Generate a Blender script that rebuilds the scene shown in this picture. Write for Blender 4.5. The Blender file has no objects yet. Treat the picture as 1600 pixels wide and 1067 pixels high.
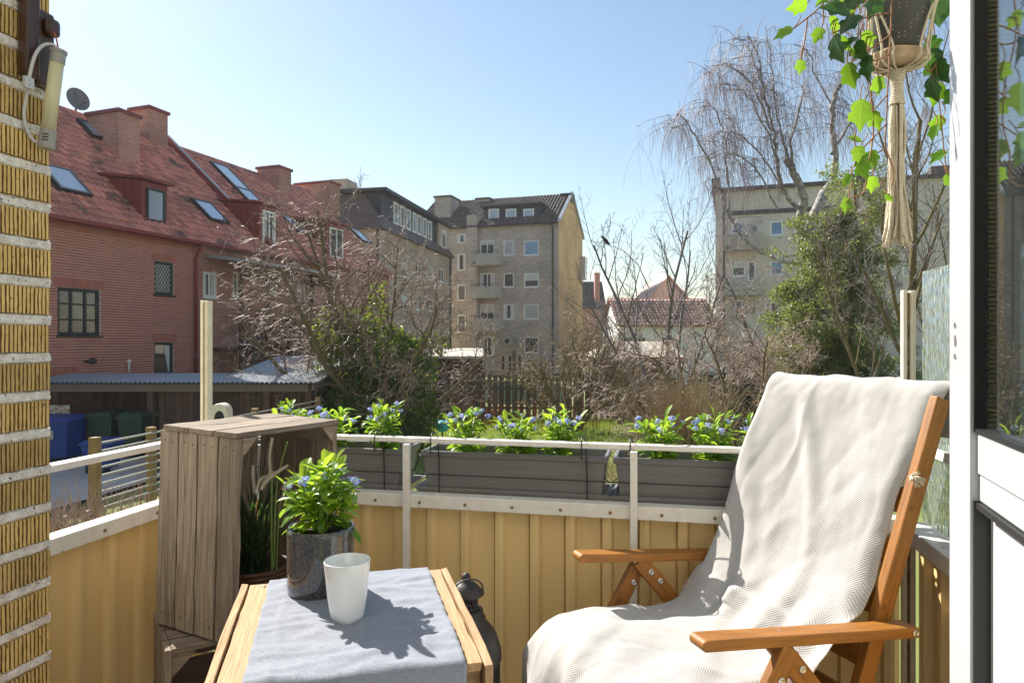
import bpy, math, random
import numpy as np
from mathutils import Vector, Matrix, noise

S = bpy.context.scene
COL = S.collection
R = math.radians
# ------------------------------------------------------------------ camera, sky, sun, exposure
ZC = 1.22            # camera height above the balcony floor (z = 0)
ZG = -1.73           # garden level
F = 1067.0           # focal length in photo pixels
cam = bpy.data.cameras.new('camera'); cam.lens = 24.0; cam.sensor_width = 36.0
cam.clip_start = 0.02; cam.clip_end = 2000
camo = bpy.data.objects.new('camera', cam); COL.objects.link(camo)
camo.location = (0, 0, ZC); camo.rotation_euler = (R(90), 0, 0)
S.camera = camo
SUN_AZ, SUN_EL = 42.0, 40.0          # degrees left of the view direction, elevation
w = bpy.data.worlds.new('World'); S.world = w; w.use_nodes = True
nt = w.node_tree; nt.nodes.clear()
sky = nt.nodes.new('ShaderNodeTexSky'); sky.sky_type = 'NISHITA'; sky.sun_disc = False
sky.sun_elevation = R(SUN_EL); sky.sun_rotation = R(-SUN_AZ)
sky.air_density = 1.25; sky.dust_density = 0.34; sky.ozone_density = 0.6; sky.altitude = 0
bg = nt.nodes.new('ShaderNodeBackground'); bg.inputs[1].default_value = 0.073
wo = nt.nodes.new('ShaderNodeOutputWorld')
nt.links.new(sky.outputs[0], bg.inputs[0]); nt.links.new(bg.outputs[0], wo.inputs[0])
sl = bpy.data.lights.new('sun', 'SUN'); sl.energy = 4.6; sl.angle = R(0.53); sl.color = (1.0, 0.94, 0.85)
so = bpy.data.objects.new('sun', sl); COL.objects.link(so)
SD = Vector((-math.sin(R(SUN_AZ)) * math.cos(R(SUN_EL)), math.cos(R(SUN_AZ)) * math.cos(R(SUN_EL)), math.sin(R(SUN_EL))))
so.rotation_euler = SD.to_track_quat('Z', 'Y').to_euler(); so.location = SD * 50
vs = S.view_settings
vs.view_transform = 'Standard'; vs.look = 'None'; vs.exposure = 1.1; vs.gamma = 1.0; vs.use_curve_mapping = False
S.cycles.use_denoising = True
S.cycles.max_bounces = 10; S.cycles.transparent_max_bounces = 12; S.cycles.transmission_bounces = 8; S.cycles.diffuse_bounces = 5
S.cycles.sample_clamp_indirect = 8.0

# ------------------------------------------------------------------ helpers
def W(px, py, d):
    return Vector(((px - 800) / F * d, d, ZC - (py - 533.5) / F * d))

class MB:
    """collects geometry for ONE mesh object"""
    def __init__(s): s.v = []; s.f = []
    def add(s, vs_, fs):
        o = len(s.v); s.v.extend([tuple(p) for p in vs_]); s.f.extend([tuple(i + o for i in f) for f in fs]); return s
    def box(s, x0, x1, y0, y1, z0, z1):
        return s.hexa([(x0, y0, z0), (x1, y0, z0), (x1, y1, z0), (x0, y1, z0), (x0, y0, z1), (x1, y0, z1), (x1, y1, z1), (x0, y1, z1)])
    def hexa(s, p):
        return s.add(p, [(0, 3, 2, 1), (4, 5, 6, 7), (0, 1, 5, 4), (1, 2, 6, 5), (2, 3, 7, 6), (3, 0, 4, 7)])
    def poly(s, *p): return s.add(p, [tuple(range(len(p)))])
    def bar(s, p, q, w_, h_, up=(0, 0, 1)):
        p = Vector(p); q = Vector(q); d = (q - p).normalized(); up = Vector(up)
        if abs(d.dot(up)) > .98: up = Vector((0, 1, 0))
        a = d.cross(up).normalized() * w_ / 2; b = a.cross(d).normalized() * h_ / 2
        return s.hexa([p - a - b, p + a - b, q + a - b, q - a - b, p - a + b, p + a + b, q + a + b, q - a + b])
    def tube(s, path, r, n=6, cap=True):
        path = [Vector(p) for p in path]; m = len(path)
        if not hasattr(r, '__len__'): r = [r] * m
        o = len(s.v); ref = None
        for i, p in enumerate(path):
            d = (path[min(i + 1, m - 1)] - path[max(i - 1, 0)])
            d = d.normalized() if d.length > 1e-9 else Vector((0, 0, 1))
            if ref is None:
                ref = d.orthogonal().normalized()
            else:
                ref = (ref - d * ref.dot(d)); ref = ref.normalized() if ref.length > 1e-6 else d.orthogonal().normalized()
            b = d.cross(ref)
            for k in range(n):
                t = 2 * math.pi * k / n
                s.v.append(tuple(p + (ref * math.cos(t) + b * math.sin(t)) * r[i]))
        for i in range(m - 1):
            for k in range(n):
                k2 = (k + 1) % n
                s.f.append((o + i * n + k, o + i * n + k2, o + (i + 1) * n + k2, o + (i + 1) * n + k))
        if cap:
            s.f.append(tuple(o + k for k in range(n - 1, -1, -1))); s.f.append(tuple(o + (m - 1) * n + k for k in range(n)))
        return s
    def lathe(s, prof, n=24, c=(0, 0, 0), sq=None, closed=False):
        """prof [(r,z)...]; sq(r,z,ang)->radius factor"""
        o = len(s.v); m = len(prof)
        for (r, z) in prof:
            for k in range(n):
                t = 2 * math.pi * k / n; f = sq(z, t) if sq else 1
                s.v.append((c[0] + r * f * math.cos(t), c[1] + r * f * math.sin(t), c[2] + z))
        for i in range(m - 1):
            for k in range(n):
                k2 = (k + 1) % n
                s.f.append((o + i * n + k, o + i * n + k2, o + (i + 1) * n + k2, o + (i + 1) * n + k))
        if prof[0][0] > 1e-5: s.f.append(tuple(o + k for k in range(n - 1, -1, -1)))
        if prof[-1][0] > 1e-5 and not closed: s.f.append(tuple(o + (m - 1) * n + k for k in range(n)))
        return s
    def prism(s, poly, a, b):
        """poly: list of 3D points, extruded by vector b-a added"""
        n = len(poly); ex = Vector(b) - Vector(a)
        p = [Vector(q) for q in poly]; top = [q + ex for q in p]
        fs = [tuple(range(n - 1, -1, -1)), tuple(range(n, 2 * n))] + [(i, (i + 1) % n, n + (i + 1) % n, n + i) for i in range(n)]
        return s.add(p + top, fs)
    def grid(s, P):
        """P: 2D list of points"""
        o = len(s.v); m = len(P); n = len(P[0])
        for row in P: s.v.extend([tuple(q) for q in row])
        for i in range(m - 1):
            for j in range(n - 1):
                a = o + i * n + j
                s.f.append((a, a + 1, a + n + 1, a + n))
        return s
    def mesh(s, name):
        me = bpy.data.meshes.new(name); me.from_pydata(s.v, [], s.f); me.update(); return me

def mesh_np(name, V, Fq):
    """fast mesh from arrays; Fq (n,k) all faces with k corners"""
    me = bpy.data.meshes.new(name); V = np.asarray(V, np.float32); Fq = np.asarray(Fq, np.int32)
    n, k = Fq.shape
    me.vertices.add(len(V)); me.vertices.foreach_set('co', V.ravel())
    me.loops.add(n * k); me.loops.foreach_set('vertex_index', Fq.ravel())
    me.polygons.add(n); me.polygons.foreach_set('loop_start', np.arange(0, n * k, k, dtype=np.int32))
    me.polygons.foreach_set('loop_total', np.full(n, k, np.int32))
    me.update(calc_edges=True); return me

def tag(o, label=None, cat=None, group=None, kind=None):
    if label: o['label'] = label
    if cat: o['category'] = cat
    if group: o['group'] = group
    if kind: o['kind'] = kind
    return o
def empty(name, loc=(0, 0, 0), rz=0.0, label=None, cat=None, group=None):
    o = bpy.data.objects.new(name, None); COL.objects.link(o); o.location = loc; o.rotation_euler = (0, 0, rz)
    o.empty_display_size = .1
    return tag(o, label, cat, group)
def part(name, m, mat_, parent=None, smooth=False, bev=0, sub=0, kind=None, label=None, mw=None):
    me = m.mesh(name) if isinstance(m, MB) else m
    o = bpy.data.objects.new(name, me); COL.objects.link(o)
    if mat_ is not None and len(me.materials) == 0: me.materials.append(mat_)
    if parent is not None: o.parent = parent
    if mw is not None: o.matrix_local = mw
    if smooth: me.polygons.foreach_set('use_smooth', [True] * len(me.polygons))
    if bev:
        b = o.modifiers.new('bevel', 'BEVEL'); b.width = bev; b.segments = 2; b.limit_method = 'ANGLE'; b.angle_limit = R(35)
    if sub:
        b = o.modifiers.new('sub', 'SUBSURF'); b.levels = sub; b.render_levels = sub
    if kind: o['kind'] = kind
    if label: o['label'] = label
    return o
def axes(o, x, y, z):
    """4x4 from origin and three axis vectors"""
    m = Matrix.Identity(4)
    for i, a in enumerate((x, y, z)):
        for j in range(3): m[j][i] = a[j]
    for j in range(3): m[j][3] = o[j]
    return m

# ------------------------------------------------------------------ materials
def mat(name, c1, c2=None, rough=.6, ns=8.0, stretch=(1, 1, 1), bump=0.0, bs=40.0, bstretch=None, metallic=0.0, spec=.5,
        transl=None, island=0.0, objrand=0.0, dirt=None, coat=0.0, contrast=1.0, island2=None, rough2=None, detail=6, bdist=.004, veins=None):
    m = bpy.data.materials.new(name); m.use_nodes = True; t = m.node_tree; N = t.nodes; L = t.links
    p = N['Principled BSDF']; out = N['Material Output']
    p.inputs['Roughness'].default_value = rough; p.inputs['Metallic'].default_value = metallic
    p.inputs['Specular IOR Level'].default_value = spec; p.inputs['Coat Weight'].default_value = coat
    tc = N.new('ShaderNodeTexCoord'); mp = N.new('ShaderNodeMapping'); mp.inputs['Scale'].default_value = stretch
    L.new(tc.outputs['Object'], mp.inputs['Vector'])
    vec = mp.outputs[0]
    if objrand:
        oi = N.new('ShaderNodeObjectInfo'); ad = N.new('ShaderNodeVectorMath'); ad.operation = 'MULTIPLY_ADD'
        ad.inputs[1].default_value = (37, 91, 53); L.new(oi.outputs['Random'], ad.inputs[0]); L.new(mp.outputs[0], ad.inputs[2]); vec = ad.outputs[0]
    def rgba(c): return (c[0], c[1], c[2], 1)
    if c2 is not None:
        n = N.new('ShaderNodeTexNoise'); n.inputs['Scale'].default_value = ns; n.inputs['Detail'].default_value = detail
        L.new(vec, n.inputs['Vector'])
        cr = N.new('ShaderNodeValToRGB'); h = .22 / contrast
        cr.color_ramp.elements[0].position = .5 - h; cr.color_ramp.elements[1].position = .5 + h
        cr.color_ramp.elements[0].color = rgba(c1); cr.color_ramp.elements[1].color = rgba(c2)
        L.new(n.outputs['Fac'], cr.inputs['Fac']); col = cr.outputs[0]
        if rough2 is not None:
            mr = N.new('ShaderNodeMapRange'); mr.inputs['To Min'].default_value = rough; mr.inputs['To Max'].default_value = rough2
            mr.inputs['From Min'].default_value = .3; mr.inputs['From Max'].default_value = .7
            L.new(n.outputs['Fac'], mr.inputs['Value']); L.new(mr.outputs[0], p.inputs['Roughness'])
    else:
        rg = N.new('ShaderNodeRGB'); rg.outputs[0].default_value = rgba(c1); col = rg.outputs[0]
    if dirt:
        dc, ds, th = dirt[:3]
        n2 = N.new('ShaderNodeTexNoise'); n2.inputs['Scale'].default_value = ds; n2.inputs['Detail'].default_value = 5
        dv = tc.outputs['Object']
        if len(dirt) > 3: dv = vec
        elif objrand:
            oi2 = N.new('ShaderNodeObjectInfo'); ad2 = N.new('ShaderNodeVectorMath'); ad2.operation = 'MULTIPLY_ADD'; ad2.inputs[1].default_value = (17, 31, 23)
            L.new(oi2.outputs['Random'], ad2.inputs[0]); L.new(tc.outputs['Object'], ad2.inputs[2]); dv = ad2.outputs[0]
        L.new(dv, n2.inputs['Vector'])
        cr2 = N.new('ShaderNodeValToRGB'); cr2.color_ramp.elements[0].position = th; cr2.color_ramp.elements[1].position = th + .06
        L.new(n2.outputs['Fac'], cr2.inputs['Fac'])
        mx = N.new('ShaderNodeMix'); mx.data_type = 'RGBA'; mx.inputs['B'].default_value = rgba(dc)
        L.new(cr2.outputs[0], mx.inputs['Factor']); L.new(col, mx.inputs['A']); col = mx.outputs['Result']
    for amt, src in ((island, 'i'), (objrand, 'o')):
        if not amt: continue
        if src == 'i':
            g = N.new('ShaderNodeNewGeometry'); rnd = g.outputs['Random Per Island']
        else:
            g = N.new('ShaderNodeObjectInfo'); rnd = g.outputs['Random']
        if src == 'i' and island2 is not None:
            mx = N.new('ShaderNodeMix'); mx.data_type = 'RGBA'; mx.inputs['B'].default_value = rgba(island2)
            gt = N.new('ShaderNodeMath'); gt.operation = 'POWER'; gt.inputs[1].default_value = 2.2
            L.new(rnd, gt.inputs[0]); L.new(gt.outputs[0], mx.inputs['Factor']); L.new(col, mx.inputs['A']); col = mx.outputs['Result']
        ml = N.new('ShaderNodeMapRange'); ml.inputs['To Min'].default_value = 1 - amt; ml.inputs['To Max'].default_value = 1 + amt
        L.new(rnd, ml.inputs['Value'])
        hs = N.new('ShaderNodeHueSaturation'); L.new(ml.outputs[0], hs.inputs['Value']); L.new(col, hs.inputs['Color']); col = hs.outputs[0]
    if veins:
        sx_ = N.new('ShaderNodeSeparateXYZ'); L.new(tc.outputs['Object'], sx_.inputs[0])
        def mth(op, a, b=None):
            q = N.new('ShaderNodeMath'); q.operation = op
            for i, x in enumerate((a, b)):
                if x is None: continue
                if isinstance(x, (int, float)): q.inputs[i].default_value = x
                else: L.new(x, q.inputs[i])
            return q.outputs[0]
        an = mth('ARCTAN2', sx_.outputs[1], sx_.outputs[0]); pp = mth('PINGPONG', an, .31)
        rr = mth('SQRT', mth('ADD', mth('MULTIPLY', sx_.outputs[0], sx_.outputs[0]), mth('MULTIPLY', sx_.outputs[1], sx_.outputs[1])))
        vm = mth('LESS_THAN', mth('MULTIPLY', rr, pp), .022)
        mx = N.new('ShaderNodeMix'); mx.data_type = 'RGBA'; mx.inputs['B'].default_value = rgba(veins); L.new(mth('MULTIPLY', vm, .7), mx.inputs['Factor']); L.new(col, mx.inputs['A']); col = mx.outputs['Result']
    L.new(col, p.inputs['Base Color'])
    if bump:
        nb = N.new('ShaderNodeTexNoise'); nb.inputs['Scale'].default_value = bs; nb.inputs['Detail'].default_value = 5
        if bstretch:
            mb_ = N.new('ShaderNodeMapping'); mb_.inputs['Scale'].default_value = bstretch; L.new(tc.outputs['Object'], mb_.inputs['Vector']); L.new(mb_.outputs[0], nb.inputs['Vector'])
        else: L.new(vec, nb.inputs['Vector'])
        b = N.new('ShaderNodeBump'); b.inputs['Strength'].default_value = bump; b.inputs['Distance'].default_value = bdist
        L.new(nb.outputs['Fac'], b.inputs['Height']); L.new(b.outputs[0], p.inputs['Normal'])
    if transl is not None:
        tr = N.new('ShaderNodeBsdfTranslucent'); ms = N.new('ShaderNodeMixShader'); ms.inputs[0].default_value = transl[3]
        mc = N.new('ShaderNodeMix'); mc.data_type = 'RGBA'; mc.blend_type = 'MULTIPLY'; mc.inputs['Factor'].default_value = 1
        k = [min(1.0, transl[i] / max(c1[i], .004)) for i in range(3)]
        tr.inputs['Color'].default_value = rgba(transl)
        L.new(p.outputs[0], ms.inputs[1]); L.new(tr.outputs[0], ms.inputs[2]); L.new(ms.outputs[0], out.inputs['Surface'])
    return m

def brick_mat(name, c1, c2, mortar, bw=.25, bh=.075, ms=.012, bump=.4, dirt=None):
    m = bpy.data.materials.new(name); m.use_nodes = True; t = m.node_tree; N = t.nodes; L = t.links; p = N['Principled BSDF']
    tc = N.new('ShaderNodeTexCoord'); sp = N.new('ShaderNodeSeparateXYZ'); L.new(tc.outputs['Object'], sp.inputs[0])
    ad = N.new('ShaderNodeMath'); L.new(sp.outputs[0], ad.inputs[0]); L.new(sp.outputs[1], ad.inputs[1])
    cb = N.new('ShaderNodeCombineXYZ'); L.new(ad.outputs[0], cb.inputs[0]); L.new(sp.outputs[2], cb.inputs[1])
    b = N.new('ShaderNodeTexBrick'); b.inputs['Scale'].default_value = 1; b.inputs['Brick Width'].default_value = bw; b.inputs['Row Height'].default_value = bh
    b.inputs['Mortar Size'].default_value = ms; b.inputs['Color1'].default_value = (*c1, 1); b.inputs['Color2'].default_value = (*c2, 1); b.inputs['Mortar'].default_value = (*mortar, 1)
    L.new(cb.outputs[0], b.inputs['Vector'])
    n = N.new('ShaderNodeTexNoise'); n.inputs['Scale'].default_value = .5; n.inputs['Detail'].default_value = 8; L.new(tc.outputs['Object'], n.inputs['Vector'])
    mr = N.new('ShaderNodeMapRange'); mr.inputs['From Min'].default_value = .3; mr.inputs['From Max'].default_value = .7; mr.inputs['To Min'].default_value = .75; mr.inputs['To Max'].default_value = 1.2
    L.new(n.outputs['Fac'], mr.inputs['Value']); hs = N.new('ShaderNodeHueSaturation'); L.new(mr.outputs[0], hs.inputs['Value']); L.new(b.outputs['Color'], hs.inputs['Color'])
    L.new(hs.outputs[0], p.inputs['Base Color']); p.inputs['Roughness'].default_value = .85
    bp = N.new('ShaderNodeBump'); bp.inputs['Strength'].default_value = bump; bp.inputs['Distance'].default_value = .01; bp.invert = True
    L.new(b.outputs['Fac'], bp.inputs['Height']); L.new(bp.outputs[0], p.inputs['Normal'])
    return m

def glass_mat(name, tint=(.9, .95, .95), rough=0.0, ior=1.45, bump=None, trans=1.0):
    m = bpy.data.materials.new(name); m.use_nodes = True; t = m.node_tree; p = t.nodes['Principled BSDF']
    p.inputs['Base Color'].default_value = (*tint, 1); p.inputs['Roughness'].default_value = rough; p.inputs['IOR'].default_value = ior
    p.inputs['Transmission Weight'].default_value = trans
    if bump:
        tc = t.nodes.new('ShaderNodeTexCoord'); mp = t.nodes.new('ShaderNodeMapping'); mp.inputs['Scale'].default_value = bump[1]
        v = t.nodes.new('ShaderNodeTexVoronoi'); v.inputs['Scale'].default_value = bump[0]; v.feature = 'F1'
        b = t.nodes.new('ShaderNodeBump'); b.inputs['Strength'].default_value = bump[2]; b.inputs['Distance'].default_value = .01
        t.links.new(tc.outputs['Object'], mp.inputs[0]); t.links.new(mp.outputs[0], v.inputs['Vector']); t.links.new(v.outputs[0], b.inputs['Height']); t.links.new(b.outputs[0], p.inputs['Normal'])
    return m

M = {}
M['white'] = mat('white_paint', (.82, .80, .75), (.72, .69, .63), rough=.5, ns=30, bump=.25, bs=60, dirt=((.34, .20, .11), 34, .675))
M['sheet'] = mat('ochre_sheet', (.81, .61, .29), (.745, .545, .25), rough=.5, ns=14, stretch=(1, 1, .12), contrast=.8, bump=.35, bs=130, dirt=((.25, .15, .06), 38, .77))
M['cream_post'] = mat('cream_post', (.78, .72, .58), (.70, .62, .48), rough=.55, ns=20, bump=.2, bs=60)
M['slot'] = mat('dark_groove', (.10, .07, .03), (.28, .20, .10), rough=.8, ns=30, contrast=2)
M['concrete'] = mat('concrete', (.52, .50, .47), (.44, .42, .39), rough=.85, ns=9, bump=.3, bs=80)
M['plaster'] = mat('white_plaster', (.78, .76, .72), (.72, .70, .66), rough=.8, ns=4)
M['pier'] = mat('ochre_ribbed_brick', (.66, .47, .18), (.52, .345, .115), rough=.7, ns=30, bump=.8, bs=150, objrand=.25, dirt=((.16, .10, .045), 90, .66), stretch=(1, 1, .5))
M['groove'] = mat('groove_shade', (.20, .13, .05), (.28, .18, .07), rough=.9, ns=120)  # darker colour on groove bottoms, paints in the shade between the ribs
M['mortar'] = mat('pale_mortar', (.86, .84, .80), (.62, .58, .53), rough=.95, ns=45, bump=1.0, bs=70, contrast=1.2, dirt=((.09, .075, .06), 110, .64), bdist=.01)
M['facade'] = mat('pale_facade', (.70, .655, .575), (.64, .60, .52), rough=.85, ns=3)
M['oldwood'] = mat('weathered_crate_wood', (.37, .305, .23), (.18, .135, .097), rough=.85, ns=6, stretch=(1.2, 20, 20), bump=.9, bs=9, bstretch=(1.5, 34, 34), objrand=.20, dirt=((.15, .108, .074), 2.2, .61, 1))
M['tablewood'] = mat('pine_crate_wood', (.50, .33, .17), (.36, .21, .10), rough=.75, ns=7, stretch=(1.5, 20, 20), bump=.6, bs=11, bstretch=(1.5, 40, 40), objrand=.15)
M['darkwood'] = mat('dark_stained_wood', (.035, .018, .012), (.075, .035, .02), rough=.35, ns=8, stretch=(18, 18, 1.5), bump=.3, bs=20, coat=.2)
M['chairwood'] = mat('oiled_hardwood', (.40, .165, .026), (.225, .085, .013), rough=.48, ns=5, stretch=(2, 26, 26), bump=.22, bs=16, bstretch=(2, 40, 40), objrand=.12, dirt=((.20, .08, .015), 26, .66))
M['steel'] = mat('zinc_bolt', (.60, .60, .58), rough=.3, metallic=1)
M['grey_cap'] = mat('grey_plastic', (.30, .30, .28), rough=.4)
M['cable'] = mat('grey_cable', (.52, .53, .54), rough=.4)
M['frost'] = mat('milky_tube', (.72, .70, .52), rough=.15, coat=.6, spec=.6, transl=(.80, .76, .55, .5))
M['planter'] = mat('anthracite_plastic', (.145, .143, .145), (.185, .18, .18), rough=.45, ns=12, bump=.1, bs=120, stretch=(.6, 8, 8))
M['wire'] = mat('black_wire', (.015, .015, .015), rough=.4)
M['soil'] = mat('potting_soil', (.05, .032, .02), (.02, .013, .01), rough=.95, ns=60, bump=1, bs=60)
M['leaf'] = mat('fresh_leaf', (.10, .22, .018), (.16, .30, .03), rough=.42, ns=20, objrand=.25, transl=(.30, .50, .04, .45))
M['leaf2'] = mat('fresh_leaf_yellow', (.17, .28, .025), (.24, .36, .04), rough=.42, ns=20, objrand=.25, transl=(.48, .66, .05, .50))
M['stem'] = mat('green_stem', (.14, .22, .05), rough=.6)
M['petal'] = mat('blue_petal', (.42, .50, .82), (.60, .65, .90), rough=.6, ns=300, transl=(.45, .55, .95, .35))
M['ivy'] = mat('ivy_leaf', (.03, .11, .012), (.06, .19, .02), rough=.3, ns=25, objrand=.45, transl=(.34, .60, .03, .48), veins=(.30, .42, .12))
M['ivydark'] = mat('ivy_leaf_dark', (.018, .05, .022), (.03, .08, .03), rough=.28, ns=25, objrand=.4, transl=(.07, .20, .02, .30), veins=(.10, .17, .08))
M['vine'] = mat('ivy_vine', (.34, .17, .055), (.22, .10, .04), rough=.6, ns=40)
M['rope'] = mat('cotton_rope', (.72, .64, .50), (.60, .52, .39), rough=.9, ns=60, bump=.9, bs=240)
M['slice'] = mat('wood_slice', (.55, .42, .27), (.30, .20, .12), rough=.8, ns=18, bump=.5, bs=40, contrast=1.6)
M['ivypot'] = mat('dark_stone_pot', (.055, .055, .05), (.085, .085, .078), rough=.65, ns=20)
M['bead'] = mat('silver_dot', (.42, .42, .40), rough=.4)
M['mug'] = mat('white_glazed_china', (.84, .86, .85), rough=.08, spec=.6, coat=.4)
M['pot'] = mat('grey_glazed_pot', (.022, .022, .024), (.125, .125, .135), rough=.09, ns=330, stretch=(1, 1, .6), coat=.5, contrast=1.0, detail=3)
M['lantern'] = mat('black_iron', (.022, .021, .02), (.035, .033, .03), rough=.5, ns=20, bump=.2, bs=80)
M['basket'] = mat('brown_wicker', (.12, .06, .03), (.06, .03, .015), rough=.7, ns=30)
M['grass_dark'] = mat('sedge_blade', (.022, .05, .02), (.045, .085, .03), rough=.45, ns=10, objrand=.3, transl=(.10, .20, .03, .25))
M['catkin'] = mat('cream_bottlebrush', (.68, .62, .48), rough=.9, transl=(.8, .72, .55, .3))
M['pvc'] = mat('white_door_paint', (.52, .53, .545), (.49, .50, .515), rough=.3, ns=5, spec=.5)
M['gasket'] = mat('black_gasket', (.012, .012, .013), rough=.5)
M['spacer'] = mat('brass_spacer', (.42, .33, .16), rough=.35, metallic=.6)
M['doorpanel'] = mat('white_panel', (.72, .73, .72), rough=.5)
M['doorglass'] = glass_mat('door_glass', (.58, .62, .63), 0.0, 1.6)
M['screen'] = glass_mat('rippled_glass', (.78, .88, .90), .04, 1.45, (75, (1, 1, .38), .8), .9)
# background
M['redbrick'] = mat('red_brick', (.55, .20, .135), (.46, .155, .105), rough=.85, ns=2, island=.22, island2=(.30, .105, .085))
M['redmortar'] = mat('brick_mortar', (.62, .55, .50), rough=.9)
M['redtile'] = mat('red_roof_tile', (.58, .215, .155), (.47, .165, .12), rough=.26, ns=1.2, island=.34, dirt=((.16, .075, .05), .9, .60), spec=.6)
M['redmetal'] = mat('oxblood_sheet_metal', (.24, .035, .03), (.20, .03, .026), rough=.45, ns=2)
M['blackframe'] = mat('black_window_frame', (.018, .02, .022), rough=.5)
M['whiteframe'] = mat('white_window_frame', (.80, .80, .78), rough=.5)
M['pane'] = mat('window_glass_dark', (.035, .04, .045), (.10, .09, .075), rough=.04, ns=2.2, spec=.9, coat=.6)
M['pane_sky'] = mat('skylight_glass', (.30, .38, .46), rough=.03, spec=1.0, coat=1.0)
M['pane_blue'] = mat('window_blue_blind', (.10, .20, .36), (.14, .26, .42), rough=.06, ns=1, spec=.8, coat=.5)
M['pane_pale'] = mat('window_pale_blind', (.48, .48, .46), (.36, .36, .36), rough=.2, ns=1.5, coat=.5)
M['curtain'] = mat('pale_curtain', (.60, .60, .58), rough=.8)
M['brownbrick'] = brick_mat('brown_brick', (.57, .475, .395), (.37, .30, .25), (.5, .44, .39), .30, .10, .012)
M['tanbrick'] = brick_mat('tan_brick', (.60, .40, .17), (.52, .34, .145), (.52, .40, .25), .25, .08, .012, .2)
M['wingbrick'] = brick_mat('wing_brick', (.54, .43, .33), (.40, .31, .235), (.50, .44, .37), .25, .08, .014)
M['browntile'] = mat('brown_roof_tile', (.13, .085, .065), (.09, .06, .05), rough=.5, ns=2, island=.3)
M['blackmetal'] = mat('black_sheet', (.03, .03, .033), rough=.5)
M['balcony'] = mat('stained_concrete', (.52, .49, .43), (.36, .34, .29), rough=.9, ns=1.6, stretch=(2, 2, .5), dirt=((.16, .15, .11), 1.2, .64))
M['greyrender'] = mat('grey_render', (.66, .605, .54), (.57, .52, .46), rough=.9, ns=.7, dirt=((.24, .22, .20), .5, .6))
M['whiterender'] = mat('white_render', (.74, .73, .70), rough=.85)
M['pinkrender'] = mat('pink_render', (.60, .45, .40), rough=.85)
M['boards'] = mat('brown_boards', (.11, .062, .038), (.065, .036, .024), rough=.85, ns=5, stretch=(6, 6, .6), bump=.3, bs=20, objrand=.3)
M['greyboards'] = mat('grey_boards', (.20, .16, .125), (.13, .10, .08), rough=.85, ns=5, stretch=(6, 6, .6), bump=.3, bs=20, objrand=.3)
M['paleboard'] = mat('pale_board', (.36, .27, .17), (.28, .20, .12), rough=.8, ns=4)
M['sheetroof'] = mat('grey_corrugated', (.42, .45, .47), (.34, .37, .39), rough=.42, ns=2, metallic=.3)
M['paleroof'] = mat('pale_felt_roof', (.52, .47, .38), (.44, .40, .33), rough=.8, ns=1.5)
M['bluebin'] = mat('blue_bin', (.018, .055, .24), rough=.4)
M['greenbin'] = mat('green_bin', (.016, .045, .022), rough=.45)
M['blackrub'] = mat('black_rubber', (.015, .015, .015), rough=.7)
M['paper'] = mat('bin_sticker', (.55, .52, .46), (.30, .20, .14), rough=.6, ns=14, contrast=2)
M['galv'] = mat('galvanised_rail', (.46, .44, .39), rough=.4, metallic=.5)
M['fencepost'] = mat('fence_post', (.30, .19, .075), (.22, .14, .06), rough=.8, ns=8)
M['bark'] = mat('mossy_bark', (.17, .135, .055), (.10, .075, .04), rough=.9, ns=6, bump=.6, bs=20)
M['twig'] = mat('pale_twig', (.37, .26, .20), (.25, .165, .125), rough=.55, ns=3, spec=.45)
M['twig_red'] = mat('rosy_twig', (.44, .32, .26), (.32, .22, .175), rough=.45, ns=3, spec=.6)
M['twig_olive'] = mat('olive_twig', (.34, .26, .15), (.24, .18, .10), rough=.5, ns=3)
M['twig_dark'] = mat('grey_twig', (.13, .105, .10), (.19, .16, .15), rough=.5, ns=3)
M['birch'] = mat('birch_bark', (.46, .43, .40), (.10, .085, .08), rough=.8, ns=5, stretch=(1, 1, 1.5), contrast=1.2)
M['birch_twig'] = mat('birch_twig', (.16, .115, .125), (.22, .16, .165), rough=.5, ns=2)
M['ivymass'] = mat('climbing_ivy', (.04, .085, .022), (.095, .15, .03), rough=.38, ns=3, island=.4, transl=(.32, .42, .04, .38))
M['yew'] = mat('yew_needles', (.11, .16, .06), (.20, .24, .09), rough=.36, ns=.9, island=.45, transl=(.32, .40, .08, .42), island2=(.20, .14, .04))
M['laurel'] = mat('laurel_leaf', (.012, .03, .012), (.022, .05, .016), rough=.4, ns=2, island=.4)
M['orange'] = mat('orange_dogwood', (.42, .13, .03), (.32, .10, .03), rough=.6, ns=3)
M['dry'] = mat('dry_stalks', (.40, .30, .17), (.28, .19, .10), rough=.85, ns=3, island=.3)
M['lawn'] = mat('lawn_ground', (.16, .22, .045), (.22, .22, .075), rough=.95, ns=.8, bump=.5, bs=9, dirt=((.13, .095, .06), .5, .64))
M['grassblade'] = mat('grass_blade', (.20, .30, .04), (.27, .34, .07), rough=.6, ns=.8, island=.3, transl=(.32, .42, .04, .4))
M['path'] = mat('pale_paving', (.55, .50, .44), (.46, .42, .37), rough=.9, ns=3, bump=.2, bs=20)
M['turq'] = mat('turquoise_paint', (.04, .34, .42), (.06, .42, .48), rough=.5, ns=9)
M['redpaint'] = mat('red_paint', (.5, .03, .02), rough=.5)
M['bird'] = mat('dark_feathers', (.03, .03, .032), rough=.7)
M['darkroof'] = mat('slate_roof', (.075, .07, .07), rough=.6)
M['dish'] = mat('grey_dish', (.16, .15, .16), rough=.5)

M['paletile'] = mat('pale_roof_tile', (.62, .41, .33), (.52, .33, .26), rough=.6, ns=1.5, island=.3)
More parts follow.
